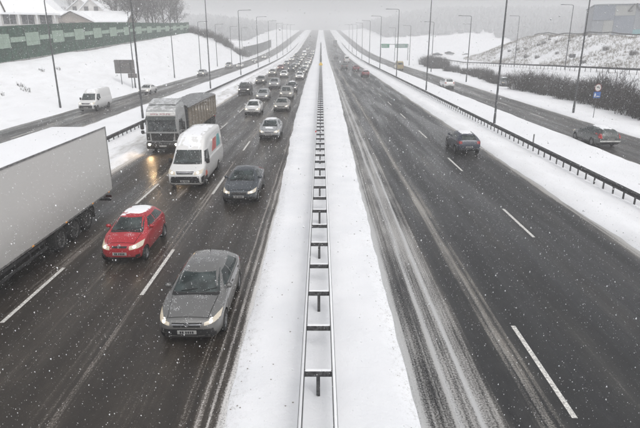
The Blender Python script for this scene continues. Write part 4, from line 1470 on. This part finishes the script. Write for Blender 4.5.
for i in range(nb):
    y = 75.7 + BAY * (i - 4)
    z = wall_h(y) + .1
    p = Vector((WX, y, z)) - noff
    e = 1.0 - .30 * sstep(8, 30, i)
    def wl_(nm, me, q):
        o_ = link(nm, me, nwall, q)
        o_.rotation_euler = (.0485, 0, 0)
        o_.scale = (1, 1, e)
    wl_("green_panel", panel_mesh, p)
    if i % 2 == 0:
        wl_("pale_block", block_mesh, p + Vector((.09, 0, 1.95 * e)))
    else:
        wl_("pale_band", band_mesh, p + Vector((.085, 0, 2.62 * e)))
    wl_("plinth", plinth_mesh, p)
    link("post", wpost_mesh, nwall, Vector((WX, y - BAY / 2, wall_h(y - BAY / 2) - .1)) - noff).scale = (1, 1, e)

# the grey wall farther on
gw = thing("retaining_wall", "long grey concrete wall beside left service road in the haze", "wall", (-33, 236, zr(236)))
for i in range(16):
    y = 240 + i * 8
    MB().box((0, y - 236, 2.6 + zr(y) - zr(236)), (.35, 7.9, 4.6), bev=.04).build("panel", plain("wall_grey", (0.13, 0.135, 0.14), 0.8, 0, .2, .6), gw)
for i in range(17):
    y = 236 + i * 8
    MB().box((0.22, y - 236, 2.7 + zr(y) - zr(236)), (.25, .3, 4.9)).build("pillar", MATS["wall_grey"], gw)

# ------------------------------------------------------------------ houses behind the wall
ROOF = snow_mat("roof_snow", 0.05, (0.84, 0.85, 0.87), 0.2)
PLASTER = plain("plaster_white", (0.62, 0.61, 0.59), 0.8, 0, .1, 1.0)
PLASTER_B = plain("plaster_taupe", (0.30, 0.265, 0.235), 0.8, 0, .12, 1.0)
WOOD = plain("timber_dark", (0.07, 0.055, 0.045), 0.7, 0, .25, 4)
PANE = glass_mat("house_glass", (0.05, 0.052, 0.055), 0.0)
FRAME_W = plain("frame_white", (0.6, 0.6, 0.6), 0.5)

def window(par, x, y, z, w, h, axis='y', frame=FRAME_W):
    """pane with frame bars, facing -Y (axis y) or +X (axis x)"""
    t = .07
    def bx_(mb, u, zz, su, sz, d):
        if axis == 'y':
            mb.box((x + u, y - d, z + zz), (su, .08, sz))
        else:
            mb.box((x + d, y + u, z + zz), (.08, su, sz))
    p = MB()
    bx_(p, 0, 0, w, h, .02)
    wn_ = p.build("window", PANE, par)
    f = MB()
    for u in (-w / 2, 0, w / 2):
        bx_(f, u, 0, t, h + t, .055)
    for zz in (-h / 2, h / 2):
        bx_(f, 0, zz, w - t, t, .05)
    f.build("frame", frame, wn_)

def gable_house(name, label, cx, cy, z0, wx, dy, eave, ridge, along='x', wallm=None, chim=None, hip=0.0):
    """simple house with a pitched roof slab with overhang; ridge along x or y"""
    h = thing(name, label, "house", (cx, cy, z0))
    wm = wallm or PLASTER
    mb = MB()
    if hip:
        mb.box((0, 0, (eave - 1.5) / 2), (wx, dy, eave + 1.5))
    elif along == 'x':
        mb.prism([(-dy / 2, -1.5), (dy / 2, -1.5), (dy / 2, eave), (0, ridge - .15), (-dy / 2, eave)], 'x', -wx / 2, wx / 2)
    else:
        mb.prism([(-wx / 2, -1.5), (wx / 2, -1.5), (wx / 2, eave), (0, ridge - .15), (-wx / 2, eave)], 'y', -dy / 2, dy / 2)
    mb.build("wall", wm, h)
    ov, th = .55, .32
    half = (dy if along == 'x' else wx) / 2
    sl = (ridge - eave) / half
    lo = (half + ov, eave - sl * ov)
    rf = MB()
    pts = [(-lo[0], lo[1]), (0, ridge), (lo[0], lo[1]), (lo[0], lo[1] + th), (0, ridge + th), (-lo[0], lo[1] + th)]
    if hip:
        X1, Y1 = wx / 2 + .5, dy / 2 + .5
        V = []
        for k_ in (0.0, th):
            V += [(-X1, -Y1, lo[1] + k_), (X1, -Y1, lo[1] + k_), (X1, Y1, lo[1] + k_), (-X1, Y1, lo[1] + k_), (-X1 + hip, 0, ridge + k_), (X1 - hip, 0, ridge + k_)]
        fa = [(0, 1, 5, 4), (1, 2, 5), (2, 3, 4, 5), (3, 0, 4)]
        rf.add(V, fa + [tuple(i_ + 6 for i_ in f_) for f_ in fa] + [(a_, (a_ + 1) % 4, (a_ + 1) % 4 + 6, a_ + 6) for a_ in range(4)])
    elif along == 'x':
        rf.prism(pts, 'x', -wx / 2 - .5, wx / 2 + .5)
    else:
        rf.prism(pts, 'y', -dy / 2 - .5, dy / 2 + .5)
    r_ = rf.build("roof", ROOF, h)
    if chim:
        MB().box((chim[0], chim[1], ridge + .3), (.7, .7, 1.6), bev=.03).build("chimney", CONC, r_)
    return h

# terraced house at the far left: white pillars between dark windows, deep snowy roof
zA = wall_h(104) + .6
hA = gable_house("terraced_house", "long white house with big snowy roof and dark windows, leftmost behind noise wall", -63.3, 104.6, zA, 26, 12, 12.9 - zA, 18.6 - zA, 'x', chim=(4, 1.0), hip=7.0)
hA.rotation_euler = (0, 0, R(25))
for xw in [11.0 - 2.95 * i for i in range(8)]:
    window(hA, xw, -6.0, 11.55 - zA, 2.1, 1.7)
for xw in [12.5 - 2.95 * i for i in range(9)]:
    MB().box((xw, -6.25, 11.3 - zA), (.35, .4, 3.0)).build("pillar", FRAME_W, hA)
MB().box((0, -6.6, 10.15 - zA), (25.6, 1.1, .5), bev=.04).build("balcony", FRAME_W, hA)
for x0, x1 in ((-4.4, .6), (3.4, 7.0)):
    a = Vector((x0, -6.6, 12.75 - zA)); b_ = Vector((x1 - 4.6, -.2, 18.8 - zA))
    MB().tube([a + Vector((1.2, 0, .1)), b_ + Vector((0, 0, .1))], .14, 5).build("roof_valley", WOOD, hA)
# house with the broad gable
zB = wall_h(146) + .5
hB = gable_house("house", "taupe house with wide front gable and low snowy roof behind the noise wall", -61, 151, zB, 20, 9, 12.7 - zB, 15.1 - zB, 'x', PLASTER_B)
gb = MB()
gb.prism([(-8.4, -1.5), (2.4, -1.5), (2.4, 12.5 - zB), (-3, 14.9 - zB), (-8.4, 12.5 - zB)], 'y', -6.5, 0)
gb.build("gable_wall", PLASTER_B, hB)
gr = MB()
gr.prism([(-9.2, 12.15 - zB), (-3, 15.05 - zB), (3.2, 12.15 - zB), (3.2, 12.40 - zB), (-3, 15.32 - zB), (-9.2, 12.40 - zB)], 'y', -7.1, 0)
g_ = gr.build("gable_roof", ROOF, hB)
mb = MB()
for s in (-1, 1):
    V0, V1 = Vector((-3, -7.13, 14.95 - zB)), Vector((-3 + s * 6.2, -7.13, 12.05 - zB))
    mb.tube([V0, V1], .11, 4)
mb.build("barge_board", WOOD, g_)
for xw in (-5.6, -3, -.4):
    window(hB, xw, -6.5, 11.6 - zB, 1.5, 1.4, frame=WOOD)
for xw in (4.2, 7.2):
    window(hB, xw, -4.5, 11.7 - zB, 1.4, 1.2)
# small roofs behind
for i, (x, y, w, lb) in enumerate(((-88, 178, 9, "snowy gabled house with dark dormer behind the terraced house roof"), (-81, 196, 10, "snow roofed house between terraced house and taupe house, farther back"),
                                   (-75, 190, 8, "small white gabled house behind the taupe house and bare trees"))):
    z0 = land(x, y)
    h = gable_house("house", lb, x, y, z0, w, 11, 5.4 + i * .2, 9.3 + .5 * (i == 0), 'y', PLASTER if i else PLASTER_B, chim=(1.5, 2) if i == 1 else None)
    window(h, -w * .2, -5.5, 6.3, 1.3, 1.3, frame=WOOD)
    window(h, w * .2, -5.5, 6.3, 1.3, 1.3, frame=WOOD)
    window(h, 0, -5.5, 3.4, 2.2, 1.4, frame=WOOD)

# ------------------------------------------------------------------ bare trees and shrubs
def bark(name, col, frost=0.35):
    if name in MATS:
        return MATS[name]
    m_, nt, b = new_mat(name)
    tc = nd(nt, "ShaderNodeTexCoord").outputs["Object"]
    n = noise_n(nt, tc, 7, 4)
    c = mix_n(nt, n, tuple(x * .6 for x in col), tuple(x * 1.5 for x in col))
    sx = nd(nt, "ShaderNodeSeparateXYZ")
    nt.links.new(nd(nt, "ShaderNodeNewGeometry").outputs["Normal"], sx.inputs[0])
    f = math_n(nt, 'MULTIPLY', smooth_n(nt, sx.outputs[2], .35, .9), smooth_n(nt, noise_n(nt, tc, 5, 3), .5 - frost * .3, .65 - frost * .3))
    c = mix_n(nt, math_n(nt, 'MULTIPLY', f, .85), c, (.8, .81, .83))
    nt.links.new(c, b.inputs["Base Color"])
    b.inputs["Roughness"].default_value = .9
    MATS[name] = m_
    return m_
BARK = bark("bark", (0.040, 0.033, 0.028), .3)
TWIG = bark("twig", (0.040, 0.034, 0.030), .25)
HEDGE = bark("hedge_twig", (0.024, 0.018, 0.0145), .12)
STRAW = bark("dry_grass", (0.13, 0.105, 0.070), .3)

def bare_tree(seed, H, spread=.9):
    rnd = random.Random(seed)
    tr_, cr_ = MB(), MB()
    def grow(p, d, L, r, lev):
        n = (5, 4, 3, 3, 2)[lev]
        pts, rad = [p], [r]
        for i in range(n):
            d = (d + Vector((rnd.uniform(-1, 1), rnd.uniform(-1, 1), rnd.uniform(-.3, .8))) * (.10 + .06 * lev)).normalized()
            p = p + d * (L / n)
            pts.append(p)
            rad.append(max(r * (1 - .75 * (i + 1) / n), .010))
        (tr_ if lev == 0 else cr_).tube(pts, rad, (7, 5, 4, 3, 3)[lev], lev < 2)
        if lev >= 4:
            return
        kids = (13, 7, 5, 4)[lev]
        for kk in range(kids):
            t = rnd.uniform((.16, .2, .2, .15)[lev], 1.0)
            q = t * n
            i = min(int(q), n - 1)
            o = pts[i].lerp(pts[i + 1], q - i)
            a = rnd.uniform(0, 2 * math.pi)
            side = (d.orthogonal().normalized())
            side = Matrix.Rotation(a, 3, d) @ side
            nd_ = (d * rnd.uniform(.35, .8) + side * spread * rnd.uniform(.6, 1.1) + Vector((0, 0, .18))).normalized()
            grow(o, nd_, L * rnd.uniform(.34, .58) * (1.15 - .5 * t if lev == 0 else 1), max(rad[i] * .55, .012), lev + 1)
    grow(Vector((0, 0, -.3)), Vector((0, 0, 1)), H * .86, H * .017, 0)
    return tr_.mesh("trunk", BARK, True), cr_.mesh("crown", TWIG)
TP = [bare_tree(11, 13), bare_tree(23, 15, .8), bare_tree(37, 11, 1.0)]
spots = [(-50, 150, 0, 1.0), (-52, 158, 1, 1.0), (-49.5, 166, 2, 1.1), (-53, 172, 0, 1.05), (-50, 180, 1, .95), (-56, 187, 2, 1.2), (-49, 192, 0, .85), (-51, 196, 1, .95), (-47.5, 161, 0, .9), (-55, 152, 2, 1.25), (-47, 174, 2, 1.0), (-58, 168, 1, 1.05),
         (-72, 205, 1, 1.1), (-80, 215, 0, 1.15), (-66, 200, 2, 1.2), (-88, 210, 1, 1.0), (-96, 220, 0, 1.1), (-61, 196, 0, 1.0), (-74, 222, 1, 1.2)]
for i, (x, y, k, s) in enumerate(spots):
    if i < 12:
        rank = sorted(range(12), key=lambda q: spots[q][1]).index(i)
        lb = "bare tree behind the noise wall right of the houses, %s to camera" % ordinal(rank)
        gp = "bare trees right of the houses"
    else:
        lb = "bare tree far behind the houses in the haze, %s of the seven there" % ["leftmost but two", "leftmost but one", "third from right", "fourth from left", "leftmost", "rightmost", "second from right"][i - 12]
        gp = "bare trees behind the houses"
    t = thing("bare_tree", lb, "tree", (x, y, land(x, y)), random.uniform(0, 6), gp)
    s *= 1.1
    t.scale = (s, s, s)
    link("trunk", TP[k][0], t)
    link("crown", TP[k][1], t)

def shrub_mesh(seed, H, rad, stems, mat, name="crown", side=4):
    rnd = random.Random(seed)
    mb = MB()
    for i in range(stems):
        a, q = rnd.uniform(0, 6.283), math.sqrt(rnd.random()) * rad
        p = Vector((q * math.cos(a), q * math.sin(a), -.1))
        d = Vector((math.cos(a) * rnd.uniform(-.1, .5), math.sin(a) * rnd.uniform(-.1, .5), 1)).normalized()
        L = H * rnd.uniform(.55, 1.0) * (1 - .35 * (q / rad) ** 2)
        pts = [p]
        for kk in range(3):
            d = (d + Vector((rnd.uniform(-1, 1), rnd.uniform(-1, 1), .2)) * .22).normalized()
            p = p + d * L / 3
            pts.append(p)
        r0 = rnd.uniform(.010, .022)
        mb.tube(pts, [r0, r0 * .8, r0 * .6, .004], 3, False)
        for kk in range(side):
            t = rnd.uniform(.6, 2.9)
            ii = int(t)
            o = pts[ii].lerp(pts[ii + 1], t - ii)
            e = o + Vector((rnd.uniform(-1, 1), rnd.uniform(-1, 1), rnd.uniform(.1, 1.1))).normalized() * L * rnd.uniform(.15, .32)
            mb.tube([o, o.lerp(e, .5) + Vector((0, 0, .03)), e], [r0 * .6, r0 * .45, .004], 3, False)
    return mb.mesh(name, mat, fix=False)
SH = [shrub_mesh(s, 2.7, 1.35, 190, HEDGE) for s in (1, 2, 3)]
SHN = [shrub_mesh(s, .55, .35, 22, HEDGE, side=3) for s in (5, 6)]
rnd = random.Random(5)
hedge = []
y = 50.0
while y < 190:
    if y < 92:
        hgt_, rows = .8 + .45 * (.5 + .5 * math.sin(y * .37)), 2
    elif 103 < y < 150:
        hgt_, rows = .45 + .25 * (.5 + .5 * math.sin(y * .31)), 1 + (math.sin(y * .21) > -.2)
    elif 158 < y < 188:
        hgt_, rows = 1.0, 2
    else:
        y += 1.9
        continue
    for r_ in range(rows):
        if rnd.random() < .12:
            continue
        hedge.append(((34.6, 37.0)[r_] + 1.2 * math.sin(y * .11) + rnd.uniform(-.6, .6), y + .8 * r_ + rnd.uniform(-.4, .4), hgt_ * rnd.uniform(.75, 1.3)))
    y += 1.9
def hedge_label(x, y):
    row = "front" if x < 36.3 else "back"
    if y < 94:
        return "dark bare shrub in the %s row of the hedge beside the blue sign" % row
    if y < 130:
        return "dark bare shrub in the %s row of the hedge just beyond the parked car" % row
    return "dark bare shrub of the far hazy hedge clump beyond the gap, %s row" % row
for i, (x, y, s) in enumerate(hedge):
    s *= 1.15
    o = tag(link("shrub", SH[i % 3], None, (x, y, land(x, y)), rnd.uniform(0, 6)), hedge_label(x, y), "shrub", "bare shrubs of the right hedge")
    o.scale = (s, s, s * rnd.uniform(.9, 1.1))
# shrubs on the falling end of the left bank
for i in range(26):
    y = 184 + i * 2.1
    x = -43 + (y - 184) * .20 + rnd.uniform(-1, 1)
    o = tag(link("shrub", SH[i % 3], None, (x, y, land(x, y)), rnd.uniform(0, 6)), "dark shrub on the sloping end of left bank beyond noise wall", "shrub", "shrubs on the end of the left bank")
    s = rnd.uniform(.8, 1.5)
    o.scale = (s, s, s)
# little weeds sticking out of the left bank
for i, (x, y, s, lb) in enumerate(((-36.4, 66.5, 1.5, "dry weed in the snow of the left bank just above the white van"), (-37.6, 67.5, 1.2, "dry weed on left bank, higher one of the pair above the white van"),
                                   (-36.6, 61.6, 1.0, "small dry weed on left bank near the nearest service road lamp"), (-39.4, 77, 1.2, "dry weed high on the left bank, nearer of two under the noise wall"),
                                   (-39.2, 81.5, 1.1, "dry weed high on the left bank, farther of two under the noise wall"), (-38.2, 102, 1.5, "dry weed on the left bank right of the big road sign"))):
    o = tag(link("weed", SHN[i % 2], None, (x, y, land(x, y)), i), lb, "weed", "weeds on the left bank")
    o.scale = (s, s, s)

# dry grass poking through the snow of the right hillside: far too many to count
rng = np.random.default_rng(4)
V, F = [], []
cnt = 0
while cnt < 9000:
    x, y = rng.uniform(57, 79), rng.uniform(62, 225)
    if noise.noise(Vector((x * .12, y * .07, 4))) + rng.uniform(-.5, .5) < -.05:
        continue
    z = land(x, y)
    h = rng.uniform(.25, .95)
    for _ in range(5):
        a = rng.uniform(0, 6.283)
        dx, dy = math.cos(a), math.sin(a)
        bx0, by0 = x + rng.uniform(-.25, .25), y + rng.uniform(-.25, .25)
        o = len(V)
        V += [(bx0 - dy * .03, by0 + dx * .03, z - .05), (bx0 + dy * .03, by0 - dx * .03, z - .05), (bx0 + dx * h * .55, by0 + dy * h * .55, z + h * rng.uniform(.5, 1))]
        F.append((o, o + 1, o + 2))
    cnt += 1
mb = MB()
mb.v, mb.f = V, F
tag(mb.build("dry_grass", STRAW, fix=False), "dry grass tufts poking through snow on the right hillside", kind="stuff")
for i in range(22):
    x, y = rnd.uniform(60, 76), rnd.uniform(85, 190)
    o = tag(link("shrub", SH[i % 3], None, (x, y, land(x, y)), rnd.uniform(0, 6)), "low shrub half buried in snow on the right hillside below the grey building", "shrub", "shrubs on the right hillside")
    s = rnd.uniform(.3, .55)
    o.scale = (s, s, s)

# far woods on the hills
wv = MB()
rr = random.Random(9)
for i in range(12500):
    side = rr.choice((-1, 1, 1))
    x = side * (62 + 600 * rr.random() ** 1.3)
    y = 450 + 480 * rr.random() ** 1.3
    if i > 9500:
        x, y = rr.uniform(150, 520), rr.uniform(395, 500)
    if side > 0 and y < 520 and x < 200:
        continue
    z = land(x, y)
    h = rr.uniform(6, 11)
    w = h * rr.uniform(.25, .5)
    n = 6
    ring = []
    V = [(x, y, z + h)]
    for lv, (fz, fw) in enumerate(((.72, .55), (.35, 1.0), (.05, .6))):
        for k in range(n):
            a = 2 * math.pi * k / n + rr.uniform(-.3, .3)
            q = w * fw * rr.uniform(.7, 1.25)
            V.append((x + q * math.cos(a), y + q * math.sin(a), z + h * fz))
    F = [(0, 1 + k, 1 + (k + 1) % n) for k in range(n)]
    for lv in range(2):
        for k in range(n):
            F.append((1 + lv * n + k, 1 + (lv + 1) * n + k, 1 + (lv + 1) * n + (k + 1) % n, 1 + lv * n + (k + 1) % n))
    wv.add(V, F)
tag(wv.build("wood", plain("far_wood", (0.17, 0.175, 0.18), 0.9, 0, .15, .3), fix=False), "far-off woods on the hills fading into the haze", kind="stuff")

# ------------------------------------------------------------------ signs
sg = thing("road_sign", "large grey backed road sign on posts at the left service road", "road sign", (-31.6, 90, zr(90) + .1))
MB().box((-.7, 0, 3.75), (3.3, .06, 2.15), bev=.02).build("sign_board", plain("sign_back_grey", (0.16, 0.15, 0.145), 0.55, .3, .15, 1.5), sg)
MB().box((.45, 0, 2.30), (1.5, .06, .70), bev=.02).build("sub_board", MATS["sign_back_grey"], sg)
for x in (-1.4, .3):
    MB().tube([(x, -.08, -.3), (x, -.08, 4.7)], .06, 8).build("sign_post", POLE, sg)
mb = MB()
for z in (3.0, 3.7, 4.4):
    mb.box((-.7, -.06, z), (3.1, .05, .07))
mb.build("bracket", GALV, sg)

bs = thing("road_sign", "round sign above a blue sign on a pole at the right hedge", "road sign", (28.9, 56.5, .15))
bs.scale = (.85, .85, .95)
MB().tube([(0, 0, -.3), (0, 0, 3.7)], .04, 8).build("sign_post", GALV, bs)
def disc(cx, cy, cz, r0, r1, y_, n=24):
    mb = MB()
    V, F = [], []
    for k in range(n):
        a = 2 * math.pi * k / n
        V += [(cx + r0 * math.cos(a), y_, cz + r0 * math.sin(a)), (cx + r1 * math.cos(a), y_, cz + r1 * math.sin(a)),
              (cx + r0 * math.cos(a), y_ - .015, cz + r0 * math.sin(a)), (cx + r1 * math.cos(a), y_ - .015, cz + r1 * math.sin(a))]
    for k in range(n):
        a, b = k * 4, ((k + 1) % n) * 4
        F += [(a + 2, b + 2, b + 3, a + 3), (a + 1, b + 1, b, a), (a + 1, a + 3, b + 3, b + 1), (a, b, b + 2, a + 2)]
    return mb.add(V, F)
SW, SRD, SBL, SBK = plain("sign_white", (.62, .62, .60), .5, 0, .15, 6), plain("sign_red", (.20, .05, .05), .5), plain("sign_blue", (.015, .10, .36), .45), plain("sign_black", (.03, .03, .03), .5)
rs = disc(0, 0, 3.30, 0.001, .36, -.05).build("round_sign", SW, bs)
disc(0, 0, 3.30, .345, .43, -.055).build("ring", SRD, rs)
mb = MB()
mb.box((-.08, -.075, 3.36), (.22, .012, .10))
mb.tube([(.02, -.075, 3.42), (.20, -.075, 3.20)], .03, 4)
mb.build("symbol", SBK, rs)
bl = MB().box((0, -.06, 2.52), (.86, .03, .66), bev=.01).build("blue_sign", SBL, bs)
mb = MB()
mb.prism([(-.34, 2.30), (-.16, 2.30), (-.16, 2.62), (-.25, 2.76), (-.34, 2.62)], 'y', -.09, -.083)
mb.build("symbol", SW, bl)
MB().box((.12, -.087, 2.36), (.40, .008, .10)).build("symbol", SW, bl)

gs = thing("sign_gantry", "two green direction signs over the right service road in the haze", "road sign", (28.2, 221, zr(221)))
GS = plain("sign_green", (.012, .20, .105), .5, 0, .15, 1)
GG = plain("sign_green_grey", (.10, .19, .165), .5, 0, .15, 1)
for x, w, g in ((-2.5, 3.1, GS), (3.9, 4.9, GG)):
    b_ = MB().box((x, -.1, 5.65), (w, .08, 1.5), bev=.02).build("sign_board", g, gs)
    mb = MB()
    for zz, ww in ((5.95, .6), (5.45, .75)):
        mb.box((x - w * .08, -.146, zz), (w * ww, .006, .16))
    mb.build("lettering", SW, b_)
for x in (-4.3, 6.6):
    MB().tube([(x, .1, -.3), (x, .1, 6.3)], .12, 8).build("gantry_post", POLE, gs)
MB().box((1.15, .1, 6.2), (11, .2, .2)).build("gantry_beam", POLE, gs)

# ------------------------------------------------------------------ ramp, its rails and the grey building on the hill
tag(strip_ramp := MB().grid([[(x, y, land(50, y) + .10 + zo) for x, zo in ((47.2, -.25), (47.6, 0), (50, .02), (53.6, 0), (54.0, -.25))] for y in np.arange(40, 240, 4.0)]).build("ramp_road", SNOW_DIRTY, smooth=True), "snowy ramp road below the right hillside", kind="structure")
rf_ = lambda y: land(50, y) + .1
guardrail("guardrail", "grey guardrail along the ramp below the speckled hillside", 46.9, 55, 225, -1, 160, rf_, .85, 2.0)
guardrail("guardrail", "guardrail on top of the right hill in front of the grey building", 76.5, 95, 200, -1, 200, lambda y: land(76.5, y) - .05, 1.0, 3.0)
for i, (x, y, h, w, bh, lb) in enumerate(((56.5, 124, 3.0, 1.5, .8, "small dark sign board on a post at the foot of the hillside, left one"), (57, 96, 3.6, 1.2, .9, "dark sign board on two posts at the foot of the hillside, right one"))):
    t = thing("hill_sign", lb, "road sign", (x, y, land(x, y)))
    for s in (-1, 1):
        MB().tube([(s * w * .3, .05, -.3), (s * w * .3, .05, h)], .04, 6).build("sign_post", POLE, t)
    MB().box((0, 0, h - bh / 2), (w, .05, bh), bev=.01).build("sign_board", plain("hill_sign_dark", (.06, .06, .065), .6), t)

zW = 8.6
wh = thing("warehouse", "big flat roofed grey clad building on the right hilltop", "building", (85.8, 178, zW), R(-21))
CL = [plain("clad_bluegrey", (.16, .18, .215), .5, .1, .06, .4), plain("clad_grey", (.21, .225, .245), .5, .1, .06, .4), plain("clad_beige", (.29, .295, .28), .6, .0, .06, .4), plain("clad_slate", (.15, .165, .19), .5, .1, .06, .4), plain("clad_teal", (.14, .30, .32), .5, 0, .08, .4)]
x0 = 0.0
MB().box((25.2, 14.2, 3.7), (50.2, 28, 11.4)).build("wall", CL[3], wh)
def clad(xa, xb, za, zb, m_, d=.12):
    MB().box((x0 + (xa + xb) / 2, -d / 2 + .2 - .1, (za + zb) / 2), (xb - xa - .06, d + .1, zb - za - .06), bev=.02).build("cladding_panel", m_, wh)
clad(0, 6.1, 5.3, 9.6, CL[0], .35)
clad(6.1, 11.8, 6.6, 9.6, CL[2])
clad(11.8, 24, 5.3, 9.6, CL[1])
clad(24, 36, 5.3, 9.6, CL[1])
clad(0, 3.3, -1, 5.3, CL[1])
clad(3.3, 6.1, -1, 5.3, CL[2])
clad(6.1, 11.8, -1, 6.6, CL[0])
clad(11.8, 36, 2.6, 5.3, CL[1])
clad(11.8, 36, -1, 2.6, CL[4])
MB().box((25.2, 14.2, 9.75), (50.8, 28.8, .35), bev=.05).build("parapet", CL[3], wh)
MB().grid([[(x, y, 9.93 + .1) for x in (.4, 25, 50)] for y in (.2, 14, 28)]).build("roof_snow", SNOW, wh)
mb = MB()
K0 = x0 + 10.3
def stroke(a, b, w=.42):
    a, b = Vector(a), Vector(b)
    n = (b - a).orthogonal().normalized() if False else Vector((-(b - a).y, (b - a).x)).normalized() * w / 2
    mb.prism([tuple(a + n), tuple(b + n), tuple(b - n), tuple(a - n)], 'y', -.55, -.25)
stroke((K0 + .8, 9.9), (K0 - .6, 7.9))
stroke((K0 + 1.5, 10.1), (K0 + 1.6, 8.9))
stroke((K0 + 1.55, 9.2), (K0 + 2.8, 7.9))
stroke((K0 - .7, 7.8), (K0 + .5, 7.9), .3)
mb.build("sign_letter", plain("sign_letter_dark", (.03, .03, .032), .5), wh)
MB().box((x0 + 12.9, -.6, -.6), (2.4, .8, 2.2), bev=.06).build("red_panel", plain("panel_red", (.35, .04, .04), .5), wh)

# ------------------------------------------------------------------ clods thrown on to the median snow, falling flakes
mb = MB()
rr = random.Random(12)
for i in range(240):
    y = 8 + 60 * rr.random() ** 1.6
    x = rr.choice((-1, -1, 1)) * (2.05 - 1.5 * rr.random() ** 2.0)
    if -.6 < x < .5:
        continue
    s = rr.uniform(.008, .030)
    z = zr(y) + .075
    V = [(x + s * rr.uniform(.6, 1.3) * dx, y + s * rr.uniform(.6, 1.3) * dy, z + .03 * 0 + s * rr.uniform(.4, .9) * dz + .02) for dx, dy, dz in ((1, 0, 0), (0, 1, 0), (-1, 0, 0), (0, -1, 0), (0, 0, 1), (0, 0, -1))]
    mb.add(V, [(0, 1, 4), (1, 2, 4), (2, 3, 4), (3, 0, 4), (1, 0, 5), (2, 1, 5), (3, 2, 5), (0, 3, 5)])
tag(mb.build("grit", plain("grit_brown", (.26, .24, .22), .9), fix=False), "specks of grit thrown on to the median snow", kind="stuff")

NF = 270000
c = np.empty((NF, 3))
c[:, 0] = rng.uniform(-24, 24, NF)
c[:, 1] = rng.uniform(1.5, 46, NF)
c[:, 2] = rng.uniform(.1, 10.5, NF)
d2 = np.linalg.norm(c - np.array([0, 0, CAMH]), axis=1)
c = c[d2 > 3.6]
NF = len(c)
s = .0028 + .0050 * rng.random(NF) ** 3
ax = np.array([(1, 1, 1), (-1, -1, 1), (-1, 1, -1), (1, -1, -1)], float)
jit = rng.uniform(.6, 1.3, (NF, 4, 3))
vv = c[:, None, :] + ax[None] * s[:, None, None] * jit * np.array([.75, .75, 1.1])
fs = np.array([(0, 1, 3), (0, 2, 1), (0, 3, 2), (1, 2, 3)])
ff = (fs[None] + (np.arange(NF) * 4)[:, None, None]).reshape(-1)
me = bpy.data.meshes.new("snowflakes")
me.vertices.add(NF * 4)
me.vertices.foreach_set("co", vv.reshape(-1))
nt_ = len(ff) // 3
me.loops.add(len(ff))
me.loops.foreach_set("vertex_index", ff.astype(np.int32))
me.polygons.add(nt_)
me.polygons.foreach_set("loop_start", np.arange(0, len(ff), 3, dtype=np.int32))
me.update(calc_edges=True)
me.materials.append(plain("snowflake_white", (.88, .89, .91), .8, 0, .03))
tag(link("snowflakes", me), "snowflakes falling through the air over the roads", kind="stuff")

# ------------------------------------------------------------------ the hazy air
hz_m = bpy.data.materials.new("hazy_air")
hz_m.use_nodes = True
nt = hz_m.node_tree
nt.nodes.clear()
ho = nt.nodes.new("ShaderNodeOutputMaterial")
pv = nt.nodes.new("ShaderNodeVolumePrincipled")
pv.inputs["Color"].default_value = (0.985, 0.99, 1.0, 1)
pv.inputs["Density"].default_value = HAZE_DENSITY
pv.inputs["Anisotropy"].default_value = 0.0
nt.links.new(pv.outputs[0], ho.inputs["Volume"])
HB = MB().box((0, 600, 29), (2440, 1330, 64))
tag(HB.build("haze", hz_m), "pale snowy haze filling the air over the roads", kind="stuff")
